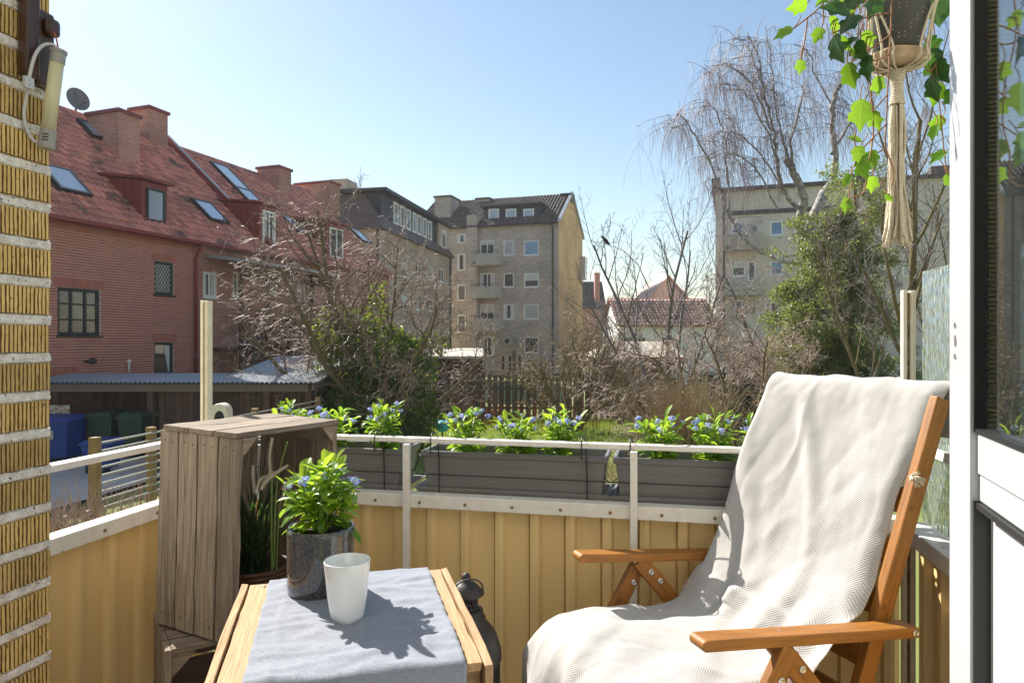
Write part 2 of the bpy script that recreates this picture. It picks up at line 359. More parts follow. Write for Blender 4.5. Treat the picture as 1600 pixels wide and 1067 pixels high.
# herringbone blanket and linen cloth need uv
def cloth_mat(name, base, line, kind):
    m = bpy.data.materials.new(name); m.use_nodes = True; t = m.node_tree; N = t.nodes; L = t.links; p = N['Principled BSDF']
    p.inputs['Roughness'].default_value = .9; p.inputs['Sheen Weight'].default_value = .15
    uv = N.new('ShaderNodeUVMap'); sp = N.new('ShaderNodeSeparateXYZ'); L.new(uv.outputs[0], sp.inputs[0])
    def mth(op, a, b=None):
        n = N.new('ShaderNodeMath'); n.operation = op
        for i, x in enumerate((a, b)):
            if x is None: continue
            if isinstance(x, (int, float)): n.inputs[i].default_value = x
            else: L.new(x, n.inputs[i])
        return n.outputs[0]
    if kind == 'herring':       # uv in metres
        tri = mth('PINGPONG', sp.outputs[0], .030)
        zz = mth('ADD', sp.outputs[1], tri)
        ph = mth('FRACT', mth('DIVIDE', zz, .0066))
        ln = mth('GREATER_THAN', ph, .55)
        nz = N.new('ShaderNodeTexNoise'); nz.inputs['Scale'].default_value = 900; nz.inputs['Detail'].default_value = 2; L.new(uv.outputs[0], nz.inputs['Vector'])
        hgt = mth('ADD', mth('MULTIPLY', mth('SINE', mth('MULTIPLY', zz, 2 * math.pi / .0066)), .5), mth('MULTIPLY', nz.outputs['Fac'], 1.2))
        fac = mth('MULTIPLY', ln, .9)
    else:
        nz = N.new('ShaderNodeTexNoise'); nz.inputs['Scale'].default_value = 1; nz.inputs['Detail'].default_value = 3
        mp = N.new('ShaderNodeMapping'); mp.inputs['Scale'].default_value = (90, 900, 1); L.new(uv.outputs[0], mp.inputs[0]); L.new(mp.outputs[0], nz.inputs['Vector'])
        nz2 = N.new('ShaderNodeTexNoise'); nz2.inputs['Scale'].default_value = 1; nz2.inputs['Detail'].default_value = 3
        mp2 = N.new('ShaderNodeMapping'); mp2.inputs['Scale'].default_value = (900, 90, 1); L.new(uv.outputs[0], mp2.inputs[0]); L.new(mp2.outputs[0], nz2.inputs['Vector'])
        s_ = mth('ADD', nz.outputs['Fac'], nz2.outputs['Fac'])
        mr = N.new('ShaderNodeMapRange'); mr.inputs['From Min'].default_value = .75; mr.inputs['From Max'].default_value = 1.25; L.new(s_, mr.inputs['Value'])
        fac = mr.outputs[0]; hgt = s_
    mx = N.new('ShaderNodeMix'); mx.data_type = 'RGBA'; mx.inputs['A'].default_value = (*base, 1); mx.inputs['B'].default_value = (*line, 1)
    L.new(fac, mx.inputs['Factor']); L.new(mx.outputs['Result'], p.inputs['Base Color'])
    b = N.new('ShaderNodeBump'); b.inputs['Strength'].default_value = .5; b.inputs['Distance'].default_value = .0012; L.new(hgt, b.inputs['Height']); L.new(b.outputs[0], p.inputs['Normal'])
    return m
M['blanket'] = cloth_mat('herringbone_throw', (.49, .482, .47), (.38, .358, .335), 'herring')
M['linen'] = cloth_mat('grey_blue_linen', (.195, .215, .265), (.305, .325, .375), 'linen')

def set_uv(me, uvs):
    """uvs per vertex"""
    l = me.uv_layers.new(name='UVMap'); idx = np.empty(len(me.loops), np.int32); me.loops.foreach_get('vertex_index', idx)
    l.data.foreach_set('uv', np.asarray(uvs, np.float32)[idx].ravel())

# a vertical facade frame: x along the facade, y into the building, z up from the garden
class Fac:
    def __init__(s, x, y, ang):
        s.o = Vector((x, y, 0)); s.a = ang; s.u = Vector((math.cos(ang), math.sin(ang), 0)); s.n = Vector((-math.sin(ang), math.cos(ang), 0))
    def root(s, name, label, cat, group=None): return empty(name, (s.o.x, s.o.y, ZG), s.a, label, cat, group)
    def at(s, px, py, yl=0.0, k=None, e=0.0):
        """where the sight line through a photo pixel meets the plane y = yl, or the roof plane z = e + k*y"""
        d = Vector(((px - 800) / F, 1, (533.5 - py) / F)); dn, du, dz = d.dot(s.n), d.dot(s.u), d.z
        on, ou = s.o.dot(s.n), s.o.dot(s.u); h = ZC - ZG
        if k is None: t = (yl + on) / dn
        else: t = (e - h - k * on) / (dz - k * dn)
        return Vector((t * du - ou, t * dn - on, h + t * dz))

def wall_holes(x0, x1, z0, z1, holes, y=0.0, depth=.12):
    """a wall face at y with rectangular openings and their reveals; holes (x0,x1,z0,z1)"""
    m = MB(); hs = [(max(a, x0), min(b, x1), max(c, z0), min(d, z1)) for a, b, c, d in holes]
    xs = sorted({x0, x1, *[h[0] for h in hs], *[h[1] for h in hs]}); zs = sorted({z0, z1, *[h[2] for h in hs], *[h[3] for h in hs]})
    for i in range(len(xs) - 1):
        for j in range(len(zs) - 1):
            cx, cz = (xs[i] + xs[i + 1]) / 2, (zs[j] + zs[j + 1]) / 2
            if any(h[0] < cx < h[1] and h[2] < cz < h[3] for h in hs): continue
            m.poly((xs[i], y, zs[j]), (xs[i + 1], y, zs[j]), (xs[i + 1], y, zs[j + 1]), (xs[i], y, zs[j + 1]))
    for a, b, c, d in hs:
        m.poly((a, y, c), (a, y, d), (a, y + depth, d), (a, y + depth, c)); m.poly((b, y, d), (b, y, c), (b, y + depth, c), (b, y + depth, d))
        m.poly((a, y, d), (b, y, d), (b, y + depth, d), (a, y + depth, d)); m.poly((a, y, c), (a, y + depth, c), (b, y + depth, c), (b, y, c))
    return m
def window(root, a, b, c, d, y=.07, frame='whiteframe', pane='pane', nx=1, nz=1, fw=.07, sill=True, name='window'):
    f = MB(); t = .05
    f.box(a, b, y, y + t, c, c + fw); f.box(a, b, y, y + t, d - fw, d); f.box(a, a + fw, y, y + t, c + fw, d - fw); f.box(b - fw, b, y, y + t, c + fw, d - fw)
    for i in range(1, nx):
        x = a + (b - a) * i / nx; f.box(x - fw * .45, x + fw * .45, y + .003, y + t, c + fw, d - fw)
    for i in range(1, nz):
        z = c + (d - c) * i / nz; f.box(a + fw, b - fw, y + .006, y + t, z - fw * .25, z + fw * .25)
    o = part(name, f, M[frame], root)
    part('pane', MB().box(a + fw * .5, b - fw * .5, y + t * .6, y + t * .9, c + fw * .5, d - fw * .5), M[pane], o)
    if pane == 'pane' and frame == 'whiteframe' and b - a > .5:
        rq = random.Random(int(a * 977 + c * 131)); q = rq.random(); cu = MB(); yy = y + t * .55
        if q < .4: cu.box(a + fw, a + fw + (b - a) * rq.uniform(.12, .25), yy - .006, yy - .001, c + fw, d - fw).box(b - fw - (b - a) * rq.uniform(.12, .25), b - fw, yy - .006, yy - .001, c + fw, d - fw)
        elif q < .75: cu.box(a + fw, b - fw, yy - .006, yy - .001, d - fw - (d - c) * rq.uniform(.15, .5), d - fw)
        if cu.v: part('curtain', cu, M['curtain'], o)
    if sill: part('sill', MB().box(a - .04, b + .04, -.05, y, c - .05, c), M[frame], o)
    return o
def tiles(x0, x1, y0, z0, k, run, tw=.25, tl=.37, lift=.035, rng=None, clip=None):
    """pantiles laid as real pieces on the slope z = z0 + k*(y-y0); one joined mesh"""
    n = int((x1 - x0) / tw); sl = math.sqrt(1 + k * k); rows = int(run * sl / tl)
    prof = [(0, .0), (.12, .06), (.42, .105), (.72, .07), (.86, -.02), (1.0, .0)]
    V = []; Q = []; nrm = Vector((0, -k, 1)).normalized(); up = Vector((0, 1, k)).normalized(); rng = rng or random.Random(1)
    for r in range(rows):
        for c in range(n):
            jx = rng.uniform(-.008, .008); jl = rng.uniform(0, .012); o = len(V)
            if clip and clip(x0 + c * tw, r * tl / sl): continue
            for e, (s0, hh) in enumerate(((r * tl - .04, lift + .035), (r * tl + tl, lift - .025))):
                for (fx, fz) in prof:
                    p = Vector((x0 + (c + fx) * tw + jx, y0, z0)) + up * s0 + nrm * (hh + fz + jl); V.append(tuple(p))
            for (fx, fz) in prof:
                p = Vector((x0 + (c + fx) * tw + jx, y0, z0)) + up * (r * tl - .03) + nrm * (lift - .02 + fz); V.append(tuple(p))
            m_ = len(prof)
            for i in range(m_ - 1):
                Q.append((o + i, o + i + 1, o + m_ + i + 1, o + m_ + i)); Q.append((o + 2 * m_ + i, o + 2 * m_ + i + 1, o + i + 1, o + i))
    return mesh_np('tiles', V, Q)
# ================================================================== the setting
rng = random.Random(7)
g = MB(); n_ = 40
def gz(x, y): return ZG + .06 * noise.noise((x * .15, y * .15, 3))
P_ = []
xs = [-190, -120, -80] + [-40 + 2 * i for i in range(41)] + [80, 120, 190]; ys = [-60, -40, -20, 2] + [4 + 2 * i for i in range(30)] + [80, 100, 130, 190]
for y in ys: P_.append([(x, y, gz(x, y) if abs(x) < 60 and 0 < y < 70 else ZG) for x in xs])
g.grid(P_); tag(part('ground', g, M['lawn'], smooth=True), kind='structure')
# pale paved path beside the bin shed
pth = MB(); a_, b_ = [], []
for i in range(14):
    y = 8.0 + i * .72; a_.append((-12.5, y, ZG + .10)); b_.append((-8.4 + .16 * (y - 8), y, ZG + .10))
pth.grid([a_, b_]); tag(part('path', pth, M['path']), kind='structure')

# ------------------------------------------------------------------ red brick house on the left
RF = Fac(-10.8, 23.0, math.atan2(.942, .335)); EV, KR = 6.52, .9
rb = RF.root('red_brick_house', 'red brick house with red tiled roof, dormers and chimneys on the left', 'house')
def rw(px0, px1, py0, py1, yl=0):
    a = RF.at(px0, (py0 + py1) / 2, yl); b = RF.at(px1, (py0 + py1) / 2, yl); pm = (px0 + px1) / 2
    return (a.x, b.x, RF.at(pm, py1, yl).z, RF.at(pm, py0, yl).z)
W1, W2, W3, WD = rw(90, 157, 451, 524), rw(241, 272, 409, 461), rw(241, 272, 535, 586), rw(72, 116, 586, 640)
holes = [W1, W2, W3, WD]
XL, XR = -10.0, 13.2
part('wall', wall_holes(XL, 0.35, 0, EV, holes, .012, .16), M['redmortar'], rb)
part('rear_wall', MB().box(XL + .01, XR - .01, 1.2, 9.9, 0, EV - .4), M['redmortar'], rb)
bk = MB(); L_, H_ = .25, .064; r_ = random.Random(3)
def hit(x0, x1, z0, z1): return any(h[0] - .005 < x1 and x0 < h[1] + .005 and h[2] - .0 < z1 and z0 < h[3] + .26 for h in holes)
z = 1.9; row = 0
while z < EV - .45:
    x = XL + (row % 2) * .13
    while x < .3:
        w_ = L_ if (row % 2 == 0) else (.12 if int((x - XL) / .13) % 3 == 2 else L_)
        x1 = min(x + w_, .34)
        segs = [(x, x1)]
        for h in holes:
            if h[2] < z + H_ and z < h[3] + .19:
                ns = []
                for (p0, p1) in segs:
                    if p1 <= h[0] or p0 >= h[1]: ns.append((p0, p1)); continue
                    if p0 < h[0] - .03: ns.append((p0, h[0]))
                    if p1 > h[1] + .03: ns.append((h[1], p1))
                segs = ns
        for p0, p1 in segs:
            j = r_.uniform(-.003, .004); bk.box(p0, p1, -j, .03, z, z + H_)
        x += w_ + .014
    z += H_ + .015; row += 1
for h in holes:                         # soldier courses over the openings
    x = h[0] - .1
    while x < h[1] + .1:
        bk.box(x, x + .064, -.012, .03, h[3] + .01, h[3] + .245); x += .076
for q, (zz, pr) in enumerate(((EV - .44, .03), (EV - .36, .06), (EV - .28, .09), (EV - .20, .12))):      # corbelled cornice
    x = XL
    while x < .3: bk.box(x, x + .24, -pr, .03, zz, zz + .066); x += .252
part('brickwork', bk, M['redbrick'], rb, kind='stuff')
wo1 = window(rb, *W1, y=.06, frame='blackframe', nx=3, nz=3, fw=.09)
for ww in (W2, W3): window(rb, *ww, y=.06, frame='blackframe', pane='pane', fw=.08)
lat = MB()                              # lattice behind the upper pane, curtain behind the lower one
for i in range(-6, 12):
    x0 = W2[0] + i * .12
    for s_ in (1, -1):
        pts = [(x0 + s_ * t * .75, W2[2] + .1 + t) for t in (0, W2[3] - W2[2] - .2)]
        (xa, za), (xb, zb) = pts
        def clipx(xa, za, xb, zb):
            lo, hi = W2[0] + .09, W2[1] - .09; t0, t1 = 0, 1; dx = xb - xa
            if abs(dx) < 1e-6: return None
            ta, tb = (lo - xa) / dx, (hi - xa) / dx
            t0, t1 = max(t0, min(ta, tb)), min(t1, max(ta, tb))
            return None if t0 >= t1 else ((xa + dx * t0, za + (zb - za) * t0), (xa + dx * t1, za + (zb - za) * t1))
        c_ = clipx(xa, za, xb, zb)
        if c_: lat.bar((c_[0][0], .075, c_[0][1]), (c_[1][0], .075, c_[1][1]), .012, .012, (0, 1, 0))
part('window_lattice', lat, M['curtain'], rb)
cu = MB(); a, b, c, d = W3
cu.prism([(a + (b - a) * .55, .078, d - .1), (b - .12, .078, d - .1), (b - .12, .078, c + .1), (a + (b - a) * .78, .078, c + .1)], (0, 0, 0), (0, .004, 0))
part('curtain', cu, M['curtain'], rb)
part('door', MB().box(WD[0], WD[1], .09, .14, 0.2, WD[3]).box(WD[0], WD[1], .05, .09, WD[3] - .1, WD[3]), M['redmetal'], rb)
# far half of the facade, set behind the veranda
far_h = []
for (p0, p1, q0, q1) in ((318, 340, 425, 465), (365, 380, 425, 465), (420, 436, 428, 462), (465, 478, 440, 470), (395, 408, 520, 560), (455, 470, 520, 552), (372, 386, 530, 570)):
    far_h.append(rw(p0, p1, q0, q1))
M['redbrick_far'] = brick_mat('red_brick_far', (.53, .19, .13), (.38, .13, .09), (.40, .33, .29), .26, .077, .012)
part('far_wall', wall_holes(.35, XR, 0, EV, far_h, .02, .12), M['redbrick_far'], rb)
part('gable_wall', MB().poly((XR, .02, 0), (XR, 10, 0), (XR, 10, EV), (XR, 5, EV + 4.4), (XR, .02, EV)).poly((XL, .02, 0), (XL, .02, EV), (XL, 5, EV + 4.4), (XL, 10, EV), (XL, 10, 0)), M['redbrick_far'], rb)
for h in far_h: window(rb, *h, y=.05, frame='whiteframe', nx=2, fw=.09)
# roof
rf = part('roof', tiles(XL, XR, -.34, EV - .28, KR, 5.34), M['redtile'], rb, kind='stuff')
part('roof_base', MB().poly((XL, -.34, EV - .30), (XR, -.34, EV - .30), (XR, 5, EV - .30 + KR * 5.34), (XL, 5, EV - .30 + KR * 5.34)).poly((XL, 5, EV - .30 + KR * 5.34), (XR, 5, EV - .30 + KR * 5.34), (XR, 10.3, EV - .3), (XL, 10.3, EV - .3)), M['redtile'], rb)
rd = MB(); x = XL
while x < XR:
    rd.tube([(x, 5, EV - .26 + KR * 5.34), (x + .40, 5, EV - .24 + KR * 5.34)], [.13, .11], 8); x += .37
part('ridge_tile', rd, M['redtile'], rb, kind='stuff')
gt = MB().tube([(XL, -.40, EV - .26), (XR, -.40, EV - .28)], .075, 8)
gt.tube([(.12, -.40, EV - .32), (.12, -.15, EV - .62), (.12, -.08, EV - .8), (.12, -.08, .1)], .055, 8)
part('gutter', gt, M['redmetal'], rb, smooth=True)
def roofpt(px, py): return RF.at(px, py, k=KR, e=EV + .04)
SLU = Vector((0, 1, KR)).normalized(); SLN = Vector((0, -KR, 1)).normalized()
for (px, py, w_, h_) in ((97, 288, 1.0, 1.25), (143, 210, .75, 1.0), (325, 336, .95, 1.25), (368, 293, 1.0, 2.9), (458, 356, .9, 1.2), (560, 372, .9, 1.2)):
    c = roofpt(px, py); X = Vector((1, 0, 0))
    mfr = axes(c + SLN * .125, X, SLU, SLN); f = MB()
    f.box(-w_ / 2, w_ / 2, -h_ / 2, -h_ / 2 + .09, 0, .10).box(-w_ / 2, w_ / 2, h_ / 2 - .09, h_ / 2, 0, .10).box(-w_ / 2, -w_ / 2 + .09, -h_ / 2 + .09, h_ / 2 - .09, 0, .10).box(w_ / 2 - .09, w_ / 2, -h_ / 2 + .09, h_ / 2 - .09, 0, .10)
    if h_ > 2: f.box(-w_ / 2 + .09, w_ / 2 - .09, -.4, -.3, 0, .10)
    o = part('skylight', f, M['blackframe'], rb, mw=mfr)
    part('pane', MB().box(-w_ / 2 + .06, w_ / 2 - .06, -h_ / 2 + .06, h_ / 2 - .06, .05, .085), M['pane_sky'], o)
def roofz(y): return EV + .0 + KR * y
for (p0, p1, q0, q1, yl) in ((221, 261, 286, 347, .12), (405, 432, 322, 374, .12), (511, 537, 350, 396, .12)):
    a = RF.at(p0, (q0 + q1) / 2, yl); b = RF.at(p1, (q0 + q1) / 2, yl); top = RF.at((p0 + p1) / 2, q0, yl).z; bot = roofz(yl) - .1; yb = (top + .25 - EV) / KR
    d_ = part('dormer', MB().prism([(a.x, yl, bot), (a.x, yl, top), (a.x, yb, top + .25)], (0, 0, 0), (b.x - a.x, 0, 0)), M['redmetal'], rb)
    seam = MB()
    for i in range(1, 4):
        yy = yl + (yb - yl) * i / 5; zt = top + .25 * i / 5; seam.box(a.x - .025, a.x, yy - .015, yy + .015, roofz(yy), zt)
    part('seam', seam, M['redmetal'], d_)
    part('dormer_roof', MB().prism([(a.x - .15, yl - .2, top - .0), (a.x - .15, yl - .2, top + .09), (a.x - .15, yb + .2, top + .38), (a.x - .15, yb + .2, top + .29)], (0, 0, 0), (b.x - a.x + .3, 0, 0)), M['redmetal'], d_)
    wn = window(rb, a.x + .16, b.x - .12, bot + .22, top - .20, y=yl - .055, frame='blackframe' if p0 == 221 else 'whiteframe', pane='pane_sky' if p0 == 221 else 'pane', nx=1 if p0 == 221 else 2, fw=.07, sill=False)
def chimney(x0, x1, y0, y1, ztop, zb=None):
    zb = zb if zb is not None else roofz(y0) - .3
    c = part('chimney', MB().box(x0, x1, y0, y1, zb, ztop), M['redbrick_far'], rb)
    part('chimney_cap', MB().box(x0 - .07, x1 + .07, y0 - .07, y1 + .07, ztop, ztop + .12), M['redmetal'], c)
p = roofpt(218, 264); q_ = RF.at(212, 184, p.y)
chimney(p.x - .85, p.x, p.y, p.y + 1.5, q_.z)
p2 = roofpt(262, 236); q2 = RF.at(258, 179, p2.y); chimney(p2.x - .9, p2.x, p2.y, 5.6, q2.z)
p3 = roofpt(455, 310); q3 = RF.at(450, 267, p3.y); chimney(p3.x - .95, p3.x, p3.y, 5.2, q3.z)
p4 = roofpt(531, 330); q4 = RF.at(528, 290, p4.y); chimney(p4.x - 1.0, p4.x, p4.y, 6.4, q4.z)
pp = roofpt(345, 312).x                 # firewall strip running down the slope
part('firewall', MB().prism([(pp - .14, -.3, EV - .3), (pp - .14, -.3, EV + .18), (pp - .14, 5, EV + 4.9), (pp - .14, 5, EV + 4.4)], (0, 0, 0), (.28, 0, 0)), M['redmetal'], rb)
part('flashing', MB().prism([(pp - .18, .9, EV + 1.28), (pp - .18, .9, EV + 1.32), (pp - .18, 4.9, EV + 4.93), (pp - .18, 4.9, EV + 4.89)], (0, 0, 0), (.10, 0, 0)), M['sheetroof'], rb)
dp = RF.at(122, 155, 4.9); dm = MB(); X, Y = Vector((.94, .34, 0)), Vector((0, 0, 1))
dn_ = Vector((-.2, -.95, .2)).normalized()          # dish faces away from us in local space
dX = dn_.cross(Vector((0, 0, 1))).normalized(); dY = dX.cross(dn_)
rings = []
for i in range(5):
    r = .40 * i / 4
    rings.append([dp + (dX * math.cos(t) * r + dY * math.sin(t) * r * 1.05) - dn_ * (.10 * (1 - (i / 4) ** 2)) for t in [2 * math.pi * k / 24 for k in range(25)]])
dm.grid(rings); dm.bar((dp.x, dp.y + .12, dp.z - .75), (dp.x, dp.y + .12, dp.z + .3), .05, .05); dm.bar(dp - dY * .3, dp + dn_ * .45 - dY * .25, .03, .03); dm.box(dp.x + dn_.x * .45 - .05, dp.x + dn_.x * .45 + .05, dp.y + dn_.y * .45 - .05, dp.y + dn_.y * .45 + .05, dp.z - .22, dp.z - .12)
o = part('satellite_dish', dm, M['dish'], None, smooth=True); o.matrix_world = rb.matrix_basis.copy(); o.location = rb.location; o.rotation_euler = rb.rotation_euler
tag(o, 'round grey satellite dish on the ridge of the red house', 'satellite dish')
wl = RF.at(133, 565); lm = MB().bar((wl.x, 0, wl.z), (wl.x, -.18, wl.z + .02), .05, .05).lathe([(0.0, -.1), (.09, -.05), (.11, 0), (.09, .06), (0, .1)], 14, (wl.x + .06, -.22, wl.z + .02))
o = part('wall_lamp', lm, M['lantern'], None, smooth=True); o.location = rb.location; o.rotation_euler = rb.rotation_euler
tag(o, 'small dark globe lamp on the red brick wall above the shed', 'wall lamp')
vp = RF.at(199, 565); o = part('vent_pipe', MB().tube([(vp.x, -.06, 2.0), (vp.x, -.06, vp.z)], .025, 8).lathe([(.0, -.05), (.06, -.03), (.065, .03), (0, .07)], 12, (vp.x, -.06, vp.z)), M['whiteframe'], None, smooth=True)
o.location = rb.location; o.rotation_euler = rb.rotation_euler; tag(o, 'thin white pipe with a ball top against the red brick wall', 'pipe')
# dark wooden veranda on the far half
vr = empty('veranda', (RF.o.x, RF.o.y, ZG), RF.a, 'dark brown wooden veranda with lattice on the red house behind the twigs', 'veranda')
x0, x1, yf = .55, 6.0, -1.5
part('veranda_roof', MB().hexa([(x0, yf - .3, 5.62), (x1, yf - .3, 5.62), (x1, -.05, 5.85), (x0, -.05, 5.85), (x0, yf - .3, 5.72), (x1, yf - .3, 5.72), (x1, -.05, 5.95), (x0, -.05, 5.95)]), M['sheetroof'], vr)
for i in range(5):
    x = x0 + .1 + (x1 - x0 - .2) * i / 4; part('post', MB().box(x - .06, x + .06, yf - .06, yf + .06, 0, 5.62), M['boards'], vr)
for zz in (2.75, 3.75, 5.15, 5.5): part('beam', MB().box(x0, x1, yf - .045, yf + .045, zz, zz + .10), M['boards'], vr)
part('deck', MB().box(x0, x1, yf, -.1, 2.62, 2.74), M['boards'], vr)
for (za, zb) in ((2.85, 3.75), (5.25, 5.5), (.2, 2.6)):
    lt = MB(); hh = zb - za; x = x0 - hh
    while x < x1:
        for s_ in (0, 1):
            a0, a1 = max(x, x0), min(x + hh, x1)
            if a1 - a0 > .05:
                f0, f1 = (a0 - x) / hh, (a1 - x) / hh
                zA, zB = (za + hh * f0, za + hh * f1) if s_ == 0 else (zb - hh * f0, zb - hh * f1)
                lt.bar((a0, yf + (.01 if s_ else -.01), zA), (a1, yf + (.01 if s_ else -.01), zB), .015, .04, (0, 1, 0))
        x += .24
    part('lattice', lt, M['boards'], vr)

# ------------------------------------------------------------------ brown brick apartment block with its tan gable
A17 = R(-17.5); BF = Fac(-3.85, 60.5, A17); ZE = 13.15
bb = BF.root('apartment_block', 'brown brick apartment block with tan gable and three balconies', 'building')
def bw(px0, px1, py0, py1):
    a = BF.at(px0, (py0 + py1) / 2); b = BF.at(px1, (py0 + py1) / 2); pm = (px0 + px1) / 2
    return (a.x, b.x, BF.at(pm, py1).z, BF.at(pm, py0).z)
wins = []
for (q0, q1, kinds) in ((375.5, 399, ('pane', 'pane_pale', 'pane_blue')), (426.5, 449, ('pane', 'pane', 'pane')), (475, 499, ('pane', 'pane', 'pane_pale')), (526, 552, ('pane', None, 'pane'))):
    for (p0, p1), kd in zip(((750, 772.5), (786.5, 803), (818.5, 842)), kinds):
        if kd: wins.append((bw(p0, p1, q0, q1 + (4 if p0 == 750 else 0)), kd, 2 if p0 == 750 else 1))
XB = BF.at(873, 400).x
part('wall', wall_holes(-3.2, XB, 0, ZE, [q[0] for q in wins], 0, .14), M['brownbrick'], bb)
for q, kd, nx in wins: window(bb, *q, y=.05, pane=kd, nx=nx, fw=.11)
part('gable', MB().poly((XB, 0, 0), (XB, 10, 0), (XB, 10, ZE), (XB, 5, ZE + 3.3), (XB, 0, ZE)), M['tanbrick'], bb)
part('core', MB().box(-3.1, XB - .02, .9, 9.9, 0, ZE - .3), M['brownbrick'], bb)
part('verge', MB().prism([(XB - .05, -.3, ZE - .1), (XB - .05, -.3, ZE + .12), (XB - .05, 5, ZE + 3.62), (XB - .05, 10.3, ZE + .12), (XB - .05, 10.3, ZE - .1), (XB - .05, 5, ZE + 3.4)], (0, 0, 0), (.22, 0, 0)), M['sheetroof'], bb)
part('roof', tiles(-5.5, XB - .08, -.4, ZE - .16, .66, 5.4, .30, .42), M['browntile'], bb, kind='stuff')
part('roof_base', MB().poly((-5.5, -.4, ZE - .18), (XB - .06, -.4, ZE - .18), (XB - .06, 5, ZE + 3.38), (-5.5, 5, ZE + 3.38)).poly((-5.5, 5, ZE + 3.38), (XB - .06, 5, ZE + 3.38), (XB - .06, 10.4, ZE - .18), (-5.5, 10.4, ZE - .18)), M['browntile'], bb)
part('gutter', MB().tube([(-3, -.45, ZE - .12), (XB, -.45, ZE - .12)], .09, 6).tube([(XB - .5, -.45, ZE - .15), (XB - .5, -.08, ZE - .6), (XB - .5, -.08, 0)], .07, 6), M['blackmetal'], bb)
a = BF.at(756, 340, .8); b = BF.at(846, 340, .8); zt = BF.at(800, 323, .8).z
dm = part('dormer', MB().prism([(a.x, .8, ZE + .3), (a.x, .8, zt), (a.x, 4.2, zt + .25), (a.x, 4.2, ZE + .5)], (0, 0, 0), (b.x - a.x, 0, 0)), M['blackmetal'], bb)
part('dormer_roof', MB().box(a.x - .2, b.x + .2, .45, 4.4, zt, zt + .16), M['blackmetal'], dm)
for (p0, p1) in ((763.5, 780), (790.5, 807), (818, 834.5)):
    aa = BF.at(p0, 336, .8); b2 = BF.at(p1, 336, .8); window(bb, aa.x, b2.x, BF.at(p0, 345.5, .8).z, BF.at(p0, 327, .8).z, y=.74, pane='pane_sky', fw=.12, sill=False)
for (q0, q1) in ((396, 415), (447.5, 466), (497.5, 517)):
    a = BF.at(735, q1, -1.2); b = BF.at(777.5, q1, -1.2); t_ = BF.at(756, q0, -1.2).z
    bl = part('balcony', MB().box(a.x, b.x, -1.2, -1.08, a.z, t_).box(a.x, a.x + .12, -1.08, 0, a.z, t_).box(b.x - .12, b.x, -1.08, 0, a.z, t_).box(a.x + .12, b.x - .12, -1.08, 0, a.z, a.z + .15), M['balcony'], bb)
    rl = MB().bar((a.x, -1.14, t_ + .22), (b.x, -1.14, t_ + .22), .04, .04)
    for i in range(7): xx = a.x + .05 + (b.x - a.x - .1) * i / 6; rl.bar((xx, -1.14, t_), (xx, -1.14, t_ + .22), .03, .03)
    part('railing', rl, M['blackmetal'], bl)
def bchim(px0, px1, py0, y0, y1, key='brownbrick', zb=None):
    a = BF.at(px0, py0, y0); b = BF.at(px1, py0, y0)
    c = part('chimney', MB().box(a.x, b.x, y0, y1, (ZE + .66 * y0 - .4) if zb is None else zb, a.z), M[key], bb)
    part('chimney_cap', MB().box(a.x - .1, b.x + .1, y0 - .1, y1 + .1, a.z, a.z + .14), M['blackmetal'], c)
bchim(679, 704, 309, 1.5, 3.6); bchim(877, 892, 305, 4.4, 5.6, 'blackmetal'); bchim(744, 764, 312, 4.2, 5.4); bchim(664, 676, 336, 1.8, 2.6)
a = BF.at(729, 336, -.5); b = BF.at(745, 336, -.5)          # brick stair shaft
part('stair_shaft', MB().box(a.x, b.x, -.5, .6, 0, a.z), M['brownbrick'], bb)
for (q0, q1) in ((366, 380), (397, 423), (445, 470), (492, 520)):
    a = BF.at(715, q1, -.02); b = BF.at(728, q1, -.02); window(bb, a.x, b.x, a.z, BF.at(715, q0, -.02).z, y=-.06, fw=.1, sill=False)
sk = BF.at(714, 342, 2.6); part('skylight', MB().hexa([(sk.x - .6, 1.8, ZE + 1.1), (sk.x + .6, 1.8, ZE + 1.1), (sk.x + .6, 3.4, ZE + 2.2), (sk.x - .6, 3.4, ZE + 2.2), (sk.x - .6, 1.8, ZE + 1.25), (sk.x + .6, 1.8, ZE + 1.25), (sk.x + .6, 3.4, ZE + 2.35), (sk.x - .6, 3.4, ZE + 2.35)]), M['pane_pale'], bb)
ac = BF.at(795, 533, -.05); o = part('air_conditioner', MB().box(-.45, .45, -.35, 0, -.33, .33).tube([(-.05, -.36, 0), (-.05, -.35, 0)], .26, 16), M['balcony'], bb); o.location = ac
part('fan_grille', MB().tube([(-.05, -.375, 0), (-.05, -.365, 0)], .22, 14), M['blackmetal'], o)
# bay window on the far side of the gable
part('oriel', MB().box(XB + .002, XB + .5, 8.8, 9.9, 9.0, 11.2), M['pane_pale'], bb)

# ------------------------------------------------------------------ lower wing running towards us
WF = Fac(-5.18 - .2 * 15.2, 57 - .98 * 15.2, math.atan2(.98, .2)); ZW = 10.0
wg = WF.root('brick_wing', 'tan brick wing with a long dormer band between red house and apartment block', 'building')
wh = []
for (p0, p1, q0, q1) in ((627, 637, 408, 432), (649, 659, 412, 434), (668, 677, 415, 437), (686, 694, 418, 440), (627, 637, 462, 484), (649, 659, 464, 484), (668, 677, 466, 486), (686, 694, 468, 488), (649, 659, 512, 530), (668, 677, 513, 531)):
    a = WF.at(p0, (q0 + q1) / 2); b = WF.at(p1, (q0 + q1) / 2); wh.append((a.x, b.x, WF.at(p0, q1).z, WF.at(p0, q0).z))
part('wall', wall_holes(0, 15.2, 0, ZW, wh, 0, .12), M['wingbrick'], wg)
for h in wh: window(wg, *h, y=.04, fw=.12, nx=2)
part('core', MB().box(.01, 15.19, .2, 9, 0, ZW), M['wingbrick'], wg)
